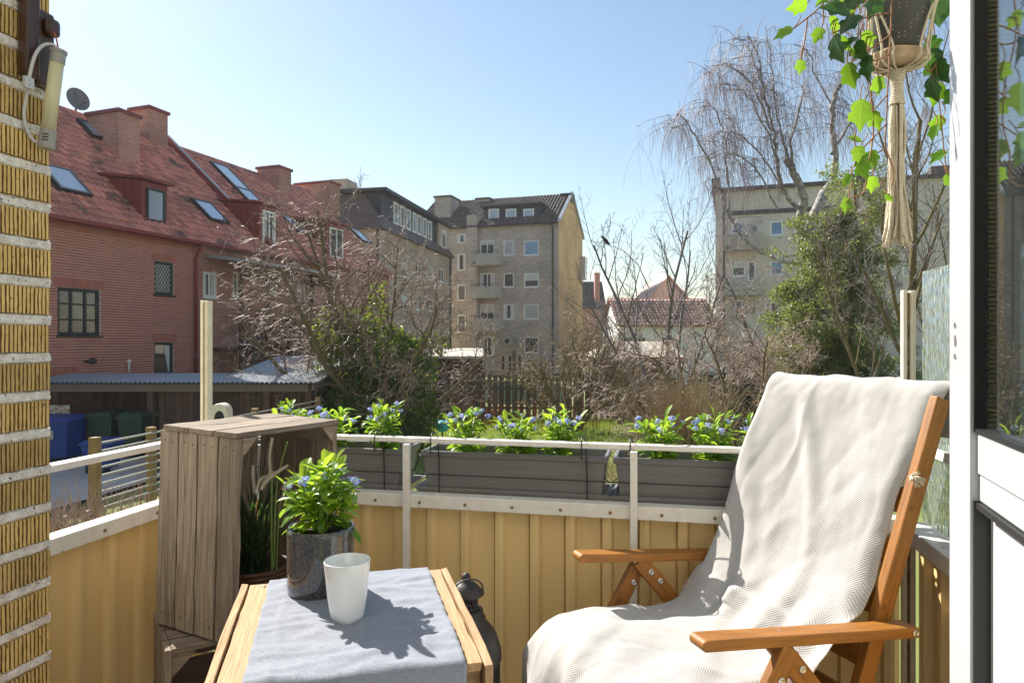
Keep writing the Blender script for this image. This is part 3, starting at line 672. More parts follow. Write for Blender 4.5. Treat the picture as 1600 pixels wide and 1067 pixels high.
part('roof', MB().hexa([(-.2, -.4, ZW - .1), (15.4, -.4, ZW - .1), (15.4, 9, ZW - .1), (-.2, 9, ZW - .1), (.9, 1.3, ZW + 2.3), (15.4, 1.3, ZW + 2.3), (15.4, 7.6, ZW + 2.3), (.9, 7.6, ZW + 2.3)]), M['browntile'], wg)
db = part('dormer_band', MB().box(1.0, 12.4, .25, 2, ZW + .5, ZW + 2.4), M['blackmetal'], wg)
part('band_roof', MB().box(.6, 15.0, -.25, 3, ZW + 2.4, ZW + 2.6), M['blackmetal'], db)
for (p0, p1) in ((614, 622.5), (624.5, 632), (634, 641), (644, 649.5), (651, 657.5), (659.5, 666), (668, 674)):
    a = WF.at(p0, 350, .25); b = WF.at(p1, 350, .25); window(wg, a.x, b.x, ZW + .75, ZW + 2.2, y=.19, pane='pane_sky', fw=.13, sill=False)
part('end_wall', MB().box(12.45, 15.1, .1, 3, ZW, ZW + 2.39), M['wingbrick'], wg)
a = WF.at(697, 375, .1); window(wg, 13.1, 14.2, ZW + .5, ZW + 2.0, y=.04, fw=.12, sill=False)
part('downpipe', MB().tube([(15.1, -.1, 0), (15.1, -.1, ZW)], .07, 6), M['blackmetal'], wg)
part('chimney', MB().box(2, 3.5, 3, 4.2, ZW + 2.2, ZW + 3.6), M['wingbrick'], wg)

# ------------------------------------------------------------------ grey block on the right
GF = Fac((1118 - 800) / F * 50, 50, R(-18)); ZR = 13.85
gb = GF.root('grey_block', 'grey rendered apartment block with flat roof behind the weeping birch', 'building')
gh = []
def gw(p0, p1, q0, q1, yl=0):
    a = GF.at(p0, (q0 + q1) / 2, yl); b = GF.at(p1, (q0 + q1) / 2, yl); return (a.x, b.x, GF.at((p0 + p1) / 2, q1, yl).z, GF.at((p0 + p1) / 2, q0, yl).z)
gk = []
for (p0, p1, q0, q1, kd, nx) in ((1143, 1160, 346, 366, 'pane_blue', 1), (1203, 1224, 345, 368, 'pane_blue', 1), (1143, 1165, 408, 432, 'pane', 1), (1168, 1181, 408, 440, 'pane', 1), (1203, 1224, 407, 430, 'pane_blue', 1), (1143, 1165, 468, 492, 'pane', 1), (1203, 1224, 468, 490, 'pane', 1),
                          (1262, 1284, 345, 368, 'pane', 2), (1262, 1284, 407, 430, 'pane', 2), (1340, 1362, 347, 370, 'pane_pale', 2), (1340, 1362, 408, 431, 'pane', 2), (1410, 1432, 349, 372, 'pane', 2), (1410, 1432, 409, 432, 'pane_pale', 2), (1500, 1525, 351, 374, 'pane', 2), (1500, 1525, 411, 434, 'pane', 2)):
    gh.append(gw(p0, p1, q0, q1)); gk.append((kd, nx))
part('wall', wall_holes(0, 26, 0, ZR, gh, 0, .14), M['greyrender'], gb)
for h, (kd, nx) in zip(gh, gk): window(gb, *h, y=.05, pane=kd, nx=nx, fw=.12)
part('core', MB().box(.01, 25.9, .5, 11, 0, ZR - .02), M['greyrender'], gb)
part('roof_edge', MB().box(-.25, 26.2, -.3, 11.2, ZR, ZR + .25), M['darkroof'], gb)
part('attic_band', MB().box(.9, 9.5, -.10, -.002, ZR - 1.75, ZR - 1.45), M['darkroof'], gb)
for (p0, p1, q0, q1) in ((1131, 1194, 366, 391), (1131, 1194, 440, 462)):
    a = GF.at(p0, q1, -1.1); b = GF.at(p1, q1, -1.1); t_ = GF.at(p0, q0, -1.1).z
    part('balcony', MB().box(a.x, b.x, -1.1, -1.0, a.z, t_).box(a.x, a.x + .1, -1.0, 0, a.z, t_).box(b.x - .1, b.x, -1.0, 0, a.z, t_).box(a.x + .1, b.x - .1, -1.0, 0, a.z, a.z + .12), M['balcony'], gb)
part('downpipe', MB().tube([(.6, -.08, 0), (.6, -.08, ZR)], .06, 6), M['darkroof'], gb)
part('fire_wall', MB().box(-.26, .35, -.31, 11.2, ZR + .25, ZR + 1.0), M['darkroof'], gb)
a = GF.at(1330, 300, 3); part('chimney', MB().box(a.x, a.x + 1.2, 3, 4, ZR, ZR + 1.3), M['browntile'], gb)
a = GF.at(1455, 300, 3); part('chimney', MB().box(a.x, a.x + 1.4, 3, 4, ZR, ZR + 1.5), M['browntile'], gb)

# ------------------------------------------------------------------ small houses in the gap
HF = Fac((968 - 800) / F * 44, 44, R(4))
hs = HF.root('white_cottage', 'small white house with pale red tiled roof in the gap between blocks', 'house')
a = HF.at(1008, 527); c = HF.at(977, 527); hw_ = (c.x, a.x, HF.at(990, 546).z, HF.at(990, 528).z); zw = HF.at(1000, 509).z; h2 = HF.at(1035, 527).x
hw2 = (h2, h2 + 1.1, hw_[2], hw_[3])
part('wall', wall_holes(0, 6.4, 0, zw, [hw_, hw2], 0, .12), M['whiterender'], hs); window(hs, *hw_, y=.05, frame='blackframe', nx=2, fw=.08); window(hs, *hw2, y=.05, frame='blackframe', nx=2, fw=.08)
zr = HF.at(1040, 465, 2.6).z; kk = (zr - zw) / 2.9
part('roof', tiles(-.2, 6.6, -.3, zw - .05, kk, 2.9, .24, .36), M['paletile'], hs, kind='stuff')
part('roof_base', MB().poly((-.2, -.3, zw - .07), (6.6, -.3, zw - .07), (6.6, 2.6, zr - .05), (-.2, 2.6, zr - .05)).poly((-.2, 2.6, zr - .05), (6.6, 2.6, zr - .05), (6.6, 5.5, zw - .07), (-.2, 5.5, zw - .07)), M['redtile'], hs)
part('gable', MB().poly((0, 0, 0), (0, 5.2, 0), (0, 5.2, zw), (0, 2.6, zr - .1), (0, 0, zw)).poly((6.4, 0, 0), (6.4, 0, zw), (6.4, 2.6, zr - .1), (6.4, 5.2, zw), (6.4, 5.2, 0)), M['whiterender'], hs)
part('skylight', MB().hexa([(1.2, 1.0, zw + kk * 1.35), (1.9, 1.0, zw + kk * 1.35), (1.9, 1.5, zw + kk * 1.85), (1.2, 1.5, zw + kk * 1.85), (1.2, 1.0, zw + kk * 1.45), (1.9, 1.0, zw + kk * 1.45), (1.9, 1.5, zw + kk * 1.95), (1.2, 1.5, zw + kk * 1.95)]), M['blackframe'], hs)
PF = Fac((1016 - 800) / F * 56, 56, R(2)); ph = PF.root('pink_gable_house', 'pale pink gable end peeping over the white cottage roof', 'house')
ap = PF.at(1045, 434); wr = PF.at(1074, 468); zl = wr.z
part('wall', MB().prism([(0, 0, 0), (wr.x, 0, 0), (wr.x, 0, zl), (ap.x, 0, ap.z), (0, 0, zl)], (0, 0, 0), (0, 7, 0)), M['pinkrender'], ph)
part('roof', MB().prism([(-.15, -.2, zl - .1), (ap.x, -.2, ap.z + .05), (wr.x + .15, -.2, zl - .1), (wr.x + .15, -.2, zl + .06), (ap.x, -.2, ap.z + .22), (-.15, -.2, zl + .06)], (0, 0, 0), (0, 7.4, 0)), M['paletile'], ph)
KF = Fac((905 - 800) / F * 85, 85, R(3)); kh = KF.root('slate_house', 'far dark roofed house with a slim brick chimney right of the tan gable', 'house')
e0 = KF.at(905, 482).z; r0 = KF.at(905, 440, 3).z
part('wall', MB().box(0, 3.6, 0, 6, 0, e0), M['redbrick_far'], kh)
part('roof', MB().prism([(-.2, -.3, e0), (-.2, 3, r0), (-.2, 6.3, e0)], (0, 0, 0), (3.6, 0, 0)), M['darkroof'], kh)
a = KF.at(930, 428, .5); b = KF.at(937.5, 428, .5); part('chimney', MB().box(a.x, b.x, .5, 1.4, 0, a.z).box(a.x - .06, b.x + .06, .44, 1.46, a.z, a.z + .15), M['redbrick_far'], kh)

# ------------------------------------------------------------------ bin shed (left), board shed (middle), garage (right)
def corr(x0, x1, y0, y1, z0, z1, pitch=.12, amp=.02):
    n = int((x1 - x0) / pitch * 4); rows = []
    for (y, z) in ((y0, z0), (y1, z1)):
        rows.append([(x0 + (x1 - x0) * i / n, y, z + amp * math.sin(i * math.pi / 2)) for i in range(n + 1)])
    m = MB().grid(rows); m.grid([[(p[0], p[1], p[2] - .03) for p in rows[1]], [(p[0], p[1], p[2] - .03) for p in rows[0]]])
    m.poly((x0, y0, z0), (x0, y0, z0 - .03), (x0, y1, z1 - .03), (x0, y1, z1)); return m
sx0, sx1, sy = (40 - 800) / F * 17, (497 - 800) / F * 17, 17.0
sh = empty('bin_shed', (0, 0, ZG), 0, 'long open bin shed of brown boards with grey corrugated roof', 'shed')
zr_ = ZC - ZG - (597 - 533.5) / F * 17
part('roof', corr(sx0, -7.42, sy - .12, sy + 1.7, zr_, zr_ + .14), M['sheetroof'], sh, smooth=True)
part('roof', corr(-7.42, sx1, sy - .12, sy + 4.6, zr_, zr_ + .55), M['sheetroof'], sh, smooth=True)
part('fascia', MB().box(sx0, sx1 - .25, sy, sy + .05, zr_ - .24, zr_ - .04), M['greyboards'], sh)
part('end_fascia', MB().hexa([(sx1 - .16, sy, zr_ - .2), (sx1 - .1, sy, zr_ - .2), (sx1 - .1, sy + 4.4, zr_ + .3), (sx1 - .16, sy + 4.4, zr_ + .3), (sx1 - .16, sy, zr_ - .04), (sx1 - .1, sy, zr_ - .04), (sx1 - .1, sy + 4.4, zr_ + .48), (sx1 - .16, sy + 4.4, zr_ + .48)]), M['greyboards'], sh)
for px in (84, 232, 415, 480):
    x = (px - 800) / F * sy; part('post', MB().box(x - .07, x + .07, sy + .06, sy + .2, 0, zr_ - .06), M['boards'], sh)
x = sx0
bi = 0
while x < sx1 - .2:
    deep = 1.5 if x < -9.06 else .24
    part('board', MB().box(x, x + .135, sy + deep, sy + deep + .025 + .01 * (bi % 2), .05, zr_ - .1 + (.1 if deep > 1 else 0)), M['boards'], sh); x += .145; bi += 1
lt = MB(); xa, xb, za, zb = -12.0, -10.5, 1.35, zr_ - .25
for i in range(12):
    for s_ in (1, -1):
        xs_ = xa - .6 + i * .18; c0, c1 = max(xs_, xa), min(xs_ + (zb - za), xb)
        if c1 - c0 > .04:
            f0, f1 = c0 - xs_, c1 - xs_; lt.bar((c0, sy + .3 + .01 * s_, za + f0 if s_ > 0 else zb - f0), (c1, sy + .3 + .01 * s_, za + f1 if s_ > 0 else zb - f1), .012, .035, (0, 1, 0))
part('lattice', lt, M['boards'], sh)
part('notice', MB().box(-11.55, -11.05, sy + .05, sy + .056, 1.06, 1.36), M['paper'], sh)
def bin_(x, y, w_, d_, h_, key, label, sticker=True, wheels=True):
    r = empty('waste_bin', (x, y, ZG + .10), 0, label, 'waste bin', 'bins in the open shed')
    t_ = .08
    part('body', MB().hexa([(t_, t_, .1), (w_ - t_, t_, .1), (w_ - t_, d_ - t_, .1), (t_, d_ - t_, .1), (0, 0, h_ * .9), (w_, 0, h_ * .9), (w_, d_, h_ * .9), (0, d_, h_ * .9)]).box(-.03, w_ + .03, -.03, d_ + .03, h_ * .86, h_ * .9), M[key], r, bev=.015)
    part('lid', MB().hexa([(-.03, -.04, h_ * .905), (w_ + .03, -.04, h_ * .905), (w_ + .03, d_ + .03, h_ * .905), (-.03, d_ + .03, h_ * .905), (.06, .04, h_), (w_ - .06, .04, h_), (w_ - .03, d_, h_ * 1.03), (.03, d_, h_ * 1.03)]), M[key], r, bev=.02)
    if wheels:
        for xx in (.12, w_ - .12): part('wheel', MB().tube([(xx - .03, .14, .09), (xx + .03, .14, .09)], .09, 12), M['blackrub'], r)
    if sticker: part('sticker', MB().box(w_ * .5, w_ * .5 + .24, -.012, -.006, h_ * .52, h_ * .72), M['paper'], r)
    return r
bin_(-11.55, 16.0, 1.12, .8, 1.05, 'bluebin', 'large dark blue waste bin with a paper sticker behind the brick pier')
bin_(-10.36, 16.6, .62, .75, 1.12, 'greenbin', 'tall dark green waste bin next to the large blue one', False)
bin_(-9.62, 16.6, .62, .75, 1.10, 'greenbin', 'dark green waste bin beside the shed post', False)
bin_(-9.25, 14.6, .62, .6, .72, 'bluebin', 'small bright blue waste bin low in front of the green ones', False)
bin_(-7.9, 14.9, .9, .6, .62, 'greenbin', 'low green waste bin half hidden behind the ramp rails', False)
# beige hooded post bin
hb = empty('litter_bin', ((341 - 800) / F * 13.5, 13.5, ZG), 0, 'beige hooded litter bin with a dark round mouth beside the ramp rails', 'litter bin')
pr = [(-.17, 0, .3), (.17, 0, .3)] + [(.17 * math.cos(t), 0, 1.55 + .17 * math.sin(t)) for t in [math.pi * i / 10 for i in range(11)]]
part('hood', MB().prism(pr, (0, 0, 0), (0, .3, 0)), M['cream_post'], hb, bev=.02)
part('mouth', MB().prism([(.1 * math.cos(t) + .02, -.006, 1.42 + .16 * math.sin(t)) for t in [2 * math.pi * i / 18 for i in range(18)]], (0, 0, 0), (0, .003, 0)), M['blackrub'], hb)
part('foot', MB().box(-.06, .06, .09, .21, 0, .3), M['galv'], hb)
# ramp railing: wooden posts, steel bars
rr = empty('ramp_railing', (0, 0, ZG), 0, 'low railing of grey horizontal bars on wooden posts beside the path', 'railing')
P0 = Vector(((145 - 800) / F * 9.6, 9.6, 0)); P1 = Vector(((500 - 800) / F * 16.75, 16.75, 0)); zt = 2.95 - 1.40
def rl_at(px):
    k = (px - 800) / F; t = (k * P0.y - P0.x) / ((P1.x - P0.x) - k * (P1.y - P0.y)); return P0 + (P1 - P0) * t
for px in (148, 236, 398, 497):
    q = rl_at(px); part('post', MB().box(q.x - .06, q.x + .06, q.y - .06, q.y + .06, 0, zt + .05), M['fencepost'], rr, bev=.008)
D_ = (P1 - P0).normalized(); a, b = rl_at(150), P1
for i in range(9):
    zz = zt - .03 - i * .115; off = Vector((D_.y, -D_.x, 0)) * .08
    part('bar', MB().tube([a + off + Vector((0, 0, zz)), b + off + Vector((0, 0, zz))], .016, 6), M['galv'], rr)
# board shed in the middle
bs_ = empty('board_shed', (0, 0, ZG), 0, 'low brown board shed with pale flat roof behind the ivy bush', 'shed')
x0, x1, yb, zb = (600 - 800) / F * 26.7, (757 - 800) / F * 26.7, 26.7, 2.28
part('roof', MB().hexa([(x0, yb - .25, zb), (x1, yb - .25, zb), (x1 - .2, yb + 3.2, zb + .28), (x0, yb + 3.2, zb + .28), (x0, yb - .25, zb + .1), (x1, yb - .25, zb + .1), (x1 - .2, yb + 3.2, zb + .38), (x0, yb + 3.2, zb + .38)]), M['paleroof'], bs_)
x = x0 + .1; i = 0
while x < x1 - .2: part('board', MB().box(x, x + .15, yb, yb + .03 + .012 * (i % 2), 0, zb), M['boards'], bs_); x += .156; i += 1
part('side', MB().box(x1 - .14, x1 - .1, yb + .05, yb + 3, 0, zb + .1), M['boards'], bs_)
ga = empty('garage', (0, 0, ZG), 0, 'dark garage with a pale shallow roof behind the bare tree', 'garage')
x0, x1, yb, zb = (930 - 800) / F * 27, (1066 - 800) / F * 27, 27.0, 2.95 - (558 - 533.5) / F * 27
part('roof', MB().hexa([(x0, yb - .3, zb), (x1, yb - .3, zb), (x1, yb + 4.5, zb), (x0, yb + 4.5, zb), (x0 + .9, yb + 2.1, zb + .62), (x1, yb + 2.1, zb + .62), (x1, yb + 2.3, zb + .62), (x0 + .9, yb + 2.3, zb + .62)]), M['paleroof'], ga)
part('fascia', MB().box(x0, x1, yb - .34, yb - .302, zb - .16, zb + .01), M['redmetal'], ga)
part('wall', MB().box(x0 + .2, x1 - .05, yb, yb + 4.2, 0, zb - .01), M['boards'], ga)
part('window', MB().box(x0 + 2.6, x0 + 3.4, yb - .04, yb - .002, 1.5, 2.0), M['pane_pale'], ga)
# plank fence with loose boards
fe = empty('plank_fence', (0, 0, ZG), 0, 'old grey upright plank fence with gaps at the end of the garden', 'fence')
x, i, yb = (690 - 800) / F * 26.2, 0, 26.2; r_ = random.Random(5)
while x < (985 - 800) / F * 26.2:
    w_ = r_.uniform(.14, .2); h_ = 1.72 + r_.uniform(-.08, .1)
    part('plank', MB().hexa([(x, yb, 0), (x + w_, yb, 0), (x + w_, yb + .025, 0), (x, yb + .025, 0), (x + .01, yb, h_), (x + w_ + .01, yb, h_ - .01), (x + w_ + .01, yb + .025, h_ - .01), (x + .01, yb + .025, h_)]), M['greyboards'], fe); x += w_ + r_.uniform(.05, .1); i += 1
part('rail', MB().box((690 - 800) / F * 26.2, 4.6, yb + .026, yb + .08, 1.1, 1.2), M['greyboards'], fe); part('rail', MB().box((690 - 800) / F * 26.2, 4.6, yb + .026, yb + .08, .35, .45), M['greyboards'], fe)
pg = empty('timber_pergola', (0, 0, ZG), 0, 'small timber pergola frame with pale boards against the plank fence', 'pergola')
def pw(px, py, d): q = W(px, py, d); return (q.x, q.y, q.z - ZG)
part('post', MB().bar(pw(803, 655, 25.8), pw(803, 546, 25.8), .14, .14), M['greyboards'], pg)
part('post', MB().bar(pw(752, 655, 25.8), pw(752, 578, 25.8), .12, .12), M['greyboards'], pg)
part('beam', MB().bar(pw(752, 580.5, 25.7), pw(838, 580.5, 25.7), .06, .09), M['paleboard'], pg)
part('beam', MB().bar(pw(775, 566, 25.6), pw(832, 567, 25.6), .05, .06), M['paleboard'], pg)
part('rafter', MB().bar(pw(762, 560, 25.6), pw(805, 546, 25.6), .05, .08), M['paleboard'], pg)
for px in (786, 797, 812, 824): part('slat', MB().bar(pw(px, 578, 25.9), pw(px, 556, 25.9), .10, .03), M['boards'], pg)
# leaning board and hen ornament in the garden
lb = tag(part('leaning_board', MB().hexa([tuple(W(*q)) for q in ((1091, 740, 13.4), (1103, 740, 13.4), (1104, 740, 13.5), (1092, 740, 13.5), (1096, 597, 13.4), (1105, 594, 13.4), (1106, 594, 13.5), (1097, 597, 13.5))]), M['paleboard']), 'narrow pale board standing upright before the dark evergreen shrub', 'board')
lb.data.update()
hn = empty('hen_ornament', W(691, 700, 19.0) * 1, 0, 'turquoise hen shaped garden ornament with red comb on the lawn', 'ornament'); hn.location.z = ZG
hz_ = W(691, 664, 19).z - ZG
part('body', MB().lathe([(0, -.2), (.12, -.17), (.22, -.05), (.2, .05), (.1, .12), (0, .14)], 14, (0, 0, hz_)), M['turq'], hn, smooth=True)
part('tail', MB().prism([(-.1, -.04, hz_), (-.36, -.04, hz_ + .24), (-.1, -.04, hz_ + .14), (-.04, -.04, hz_ + .08)], (0, 0, 0), (0, .08, 0)), M['turq'], hn)
part('head', MB().lathe([(0, -.07), (.06, -.03), (.065, .02), (0, .07)], 10, (.16, 0, hz_ + .12)), M['turq'], hn, smooth=True)
part('comb', MB().prism([(.16, -.02, hz_ + .17), (.22, -.02, hz_ + .2), (.26, -.02, hz_ + .12), (.22, -.02, hz_ + .11)], (0, 0, 0), (0, .04, 0)), M['redpaint'], hn)
part('stake', MB().tube([(0, 0, 0), (0, 0, hz_ - .15)], .02, 6), M['wire'], hn)

# thin sunlit air between here and the far blocks
hz = part('haze', MB().box(-200, 200, -70, 200, ZG - 1.0, 19.0), None)
hm = bpy.data.materials.new('haze'); hm.use_nodes = True; hm.node_tree.nodes.clear()
vo = hm.node_tree.nodes.new('ShaderNodeVolumePrincipled'); vo.inputs['Color'].default_value = (.90, .94, 1.0, 1); vo.inputs['Density'].default_value = .0005; vo.inputs['Anisotropy'].default_value = .3
ho = hm.node_tree.nodes.new('ShaderNodeOutputMaterial'); hm.node_tree.links.new(vo.outputs[0], ho.inputs['Volume']); hz.data.materials.append(hm)
tag(hz, kind='stuff')
# ================================================================== vegetation of the garden
def tubes_np(polys, sides=3):
    """many polylines -> one mesh; polys: list of (pts list of Vector, radii list)"""
    V, Q = [], []; base = 0
    ang = [2 * math.pi * k / sides for k in range(sides)]; cs = np.array([math.cos(a) for a in ang]); sn = np.array([math.sin(a) for a in ang])
    for pts, rad in polys:
        p = np.asarray(pts, float); n = len(p); d = np.empty_like(p); d[1:-1] = p[2:] - p[:-2]; d[0] = p[1] - p[0]; d[-1] = p[-1] - p[-2]
        d /= np.maximum(np.linalg.norm(d, axis=1, keepdims=True), 1e-9)
        ref = np.array([.37, .61, .7]) if abs(d[0][2]) < .8 else np.array([.9, .3, .1])
        a = np.cross(d, ref); a /= np.maximum(np.linalg.norm(a, axis=1, keepdims=True), 1e-6); b = np.cross(d, a)
        r = np.asarray(rad, float)[:, None, None]
        ring = p[:, None, :] + r * (a[:, None, :] * cs[None, :, None] + b[:, None, :] * sn[None, :, None])
        V.append(ring.reshape(-1, 3))
        i = np.arange(n - 1)[:, None] * sides; k = np.arange(sides)[None, :]; k2 = (k + 1) % sides
        Q.append(base + np.stack([i + k, i + k2, i + sides + k2, i + sides + k], -1).reshape(-1, 4)); base += n * sides
    return mesh_np('twigs', np.concatenate(V), np.concatenate(Q))
def rv(r): 
    return Vector((r.gauss(0, 1), r.gauss(0, 1), r.gauss(0, 1)))
def grow(r, out, p, d, L, rad, lev, cfg):
    n = cfg['segs'][lev]; pts = [p.copy()]; rads = [rad]; dirs = [d.copy()]; e = cfg['end'][lev]
    for i in range(n):
        d = (d + rv(r) * cfg['wob'][lev] + Vector((0, 0, cfg['trop'][lev]))).normalized(); p = p + d * (L / n)
        pts.append(p.copy()); rads.append(rad * (1 - (1 - e) * (i + 1) / n)); dirs.append(d.copy())
    out[lev].append((pts, rads))
    if lev + 1 >= len(cfg['segs']): return
    nc = cfg['nch'][lev]; t0 = cfg['tmin'][lev]
    for c in range(nc):
        t = t0 + (1 - t0) * (c + r.random()) / nc; f = t * n; i = min(int(f), n - 1); q = pts[i].lerp(pts[i + 1], f - i)
        dd = dirs[i + 1]; side = rv(r); side = (side - dd * side.dot(dd)).normalized()
        nd = (dd * (1 - cfg['spread'][lev]) + side * cfg['spread'][lev] + Vector((0, 0, cfg['lift'][lev]))).normalized()
        grow(r, out, q, nd, L * cfg['ratio'][lev] * r.uniform(.6, 1.2) * (1.15 - .5 * t), max(rads[i] * cfg['rr'][lev], cfg['rmin']), lev + 1, cfg)
CFG = dict(segs=[8, 6, 5, 4], end=[.35, .35, .4, .5], wob=[.10, .14, .16, .2], trop=[.03, .02, .0, -.02], nch=[8, 7, 6, 0], tmin=[.25, .15, .1, 0], spread=[.5, .55, .6, .5], lift=[.1, .05, .0, 0], ratio=[.5, .5, .5, .5], rr=[.5, .5, .55, .5], rmin=.006)
def tree(name, seed, base, stems, label, cat='tree', trunk='bark', twig='twig', cfg=None, group=None, thin=2, mk=None):
    r = random.Random(seed); c = dict(CFG); c.update(cfg or {}); out = [[] for _ in c['segs']]
    root = empty(name, base, 0, label, cat, group); b = Vector(base)
    for (dx, dy, dz, L, rad) in stems: grow(r, out, Vector((r.uniform(-.12, .12), r.uniform(-.12, .12), -.05)), Vector((dx, dy, dz)).normalized(), L, rad, 0, c)
    tk = [q for l in out[:thin] for q in l]; tw = [q for l in out[thin:] for q in l]
    if mk: tw += mk(r, out)
    part('trunk', tubes_np(tk, 6), M[trunk], root, smooth=True)
    if tw: part('twigs', tubes_np(tw, 3), M[twig], root, kind='stuff')
    return root, out
def leafcloud(name, seed, blobs, n, size, mat_, parent, droop=.0, asp=.55, shell=.5):
    """leaf-sized folded faces spread through ellipsoids (in the parent's space)"""
    r = np.random.default_rng(seed); vol = np.array([b[3] * b[4] * b[5] for b in blobs]); cnt = np.maximum((n * vol / vol.sum()).astype(int), 1); C = []
    for b, k in zip(blobs, cnt):
        u = r.normal(size=(k, 3)); u /= np.linalg.norm(u, axis=1, keepdims=True); rad = r.random(k) ** (1 / 3); rad = rad * (1 - shell) + shell * (0.55 + .5 * r.random(k))
        C.append(np.array(b[:3]) + u * rad[:, None] * np.array(b[3:6]))
    C = np.concatenate(C); k = len(C)
    a = r.normal(size=(k, 3)); a[:, 2] -= droop; a /= np.linalg.norm(a, axis=1, keepdims=True); b = np.cross(a, r.normal(size=(k, 3))); b /= np.linalg.norm(b, axis=1, keepdims=True); nn = np.cross(a, b)
    s = size * r.uniform(.6, 1.3, (k, 1))
    V = np.stack([C, C + a * s * .5 + b * s * asp * .5, C + a * s + nn * s * .12, C + a * s * .5 - b * s * asp * .5], 1).reshape(-1, 3)
    i = np.arange(k)[:, None] * 4
    return part(name, mesh_np(name, V, np.concatenate([i, i + 1, i + 2, i + 3], 1)), mat_, parent, kind='stuff')
def gp(px, d): return Vector(((px - 800) / F * d, d, ZG))

# ivy clad bare tree in the middle of the garden
t1, o1 = tree('ivy_clad_tree', 11, gp(590, 18.5), [(-1.0, -.1, .62, 5.2, .09), (-.75, .3, .8, 5.6, .09), (-.55, -.3, 1.0, 5.6, .10), (-.25, .2, 1.2, 6.2, .09), (.05, -.1, 1.3, 6.6, .10), (.35, .2, 1.2, 6.0, .09), (.18, -.2, 1.1, 5.6, .07), (.75, .2, 1.0, 4.8, .06), (.6, -.25, .9, 4.9, .08), (1.0, .1, .55, 4.2, .07), (-1.2, .2, .4, 4.4, .07)],
    'bare spreading tree with dark ivy round its stems in mid garden', cfg=dict(nch=[10, 8, 7, 0], trop=[.045, .0, -.03, -.05], wob=[.10, .16, .2, .22], rmin=.0075, ratio=[.45, .55, .5, .5]))
bl = [(-.9, 0, 3.2, .9, .7, .75), (.1, 0, 2.6, 1.2, .9, .9), (.9, .1, 2.3, .8, .7, .8), (-.4, -.1, 1.4, 1.2, .9, 1.2), (.6, 0, 1.2, 1.1, .8, 1.1), (1.1, 0, 1.0, .6, .6, .9), (-1.3, 0, 2.6, .5, .5, .7), (.0, 0, 3.9, .35, .35, .8), (1.5, 0, 2.9, .5, .4, .35), (-.7, 0, .5, .8, .7, .6), (.9, -.1, .5, .7, .6, .6)]
leafcloud('ivy_foliage', 4, bl, 9000, .14, M['ivymass'], t1, .5, .75)
# bush in front of the fence
tree('twiggy_bush', 21, gp(900, 22.5), [(-.7, 0, 1, 2.6, .07), (-.3, .2, 1.1, 3.0, .08), (.1, -.1, 1.1, 3.1, .08), (.5, .1, 1, 2.9, .07), (.9, 0, .8, 2.6, .06), (-1, .1, .7, 2.4, .06), (.2, .3, 1, 2.9, .07)],
     'dense rounded twiggy bush before the plank fence', 'bush', twig='twig_olive', cfg=dict(nch=[9, 8, 6, 0], trop=[.04, .05, .03, .02], lift=[.25, .2, .1, 0], ratio=[.6, .55, .5, .5], rmin=.008))
tree('rosy_bush', 22, gp(968, 24.5), [(-.5, 0, 1, 2.7, .05), (.1, .2, 1.1, 3.0, .05), (.6, -.1, 1, 2.7, .05), (-.9, .1, .9, 2.6, .05), (.9, .2, .8, 2.3, .05)],
     'rosy brown twiggy bush beside the garage', 'bush', twig='twig_red', cfg=dict(nch=[9, 8, 6, 0], trop=[.06, .05, .03, .02], lift=[.3, .25, .1, 0], ratio=[.55, .5, .5, .5], rmin=.008))
# thin bare tree with the bird
t3, o3 = tree('thin_bare_tree', 31, gp(1048, 21.0), [(-.32, .05, 1, 6.6, .075), (-.16, -.05, 1.1, 6.4, .08), (.12, .1, 1.1, 6.0, .07), (-.52, .1, 1.0, 5.4, .06), (.3, -.05, 1, 5.2, .06)],
     'thin bare multi stemmed tree standing against the sky beside the garage', trunk='twig_dark', twig='twig_dark', cfg=dict(nch=[9, 6, 4, 0], tmin=[.4, .2, .1, 0], trop=[.02, .06, .04, .03], lift=[.3, .2, .1, 0], wob=[.05, .1, .12, .15], ratio=[.42, .45, .5, .5], rmin=.0065))
# curved green shrub tree in front of the evergreen
tree('mossy_shrub', 41, gp(1152, 15.5), [(-.5, .05, 1, 3.2, .085), (-.2, .1, 1.2, 3.4, .06), (.35, 0, 1, 3.3, .06), (.6, .1, .9, 3.2, .055), (-.95, 0, .75, 3.0, .055), (.15, -.1, 1.2, 3.3, .05), (.9, .2, .6, 3.0, .05)],
     'low spreading bare shrub tree with mossy curved stems', trunk='bark', twig='twig_red', cfg=dict(nch=[9, 8, 6, 0], trop=[-.005, .0, -.01, -.02], wob=[.11, .17, .2, .2], ratio=[.5, .52, .5, .5], tmin=[.4, .15, .1, 0], rmin=.0062))
tree('arching_shrub', 43, gp(1060, 17.5), [(-.8, 0, 1, 2.8, .05), (-.3, .1, 1.1, 3.0, .05), (.4, .1, 1, 3.2, .05), (1.0, 0, .8, 3.2, .05), (1.3, .1, .6, 3.0, .05)],
     'arching rosy twigged shrub below the white cottage', 'shrub', twig='twig_red', cfg=dict(nch=[8, 7, 6, 0], trop=[.0, .0, -.01, -.02], ratio=[.5, .5, .5, .5], rmin=.007))
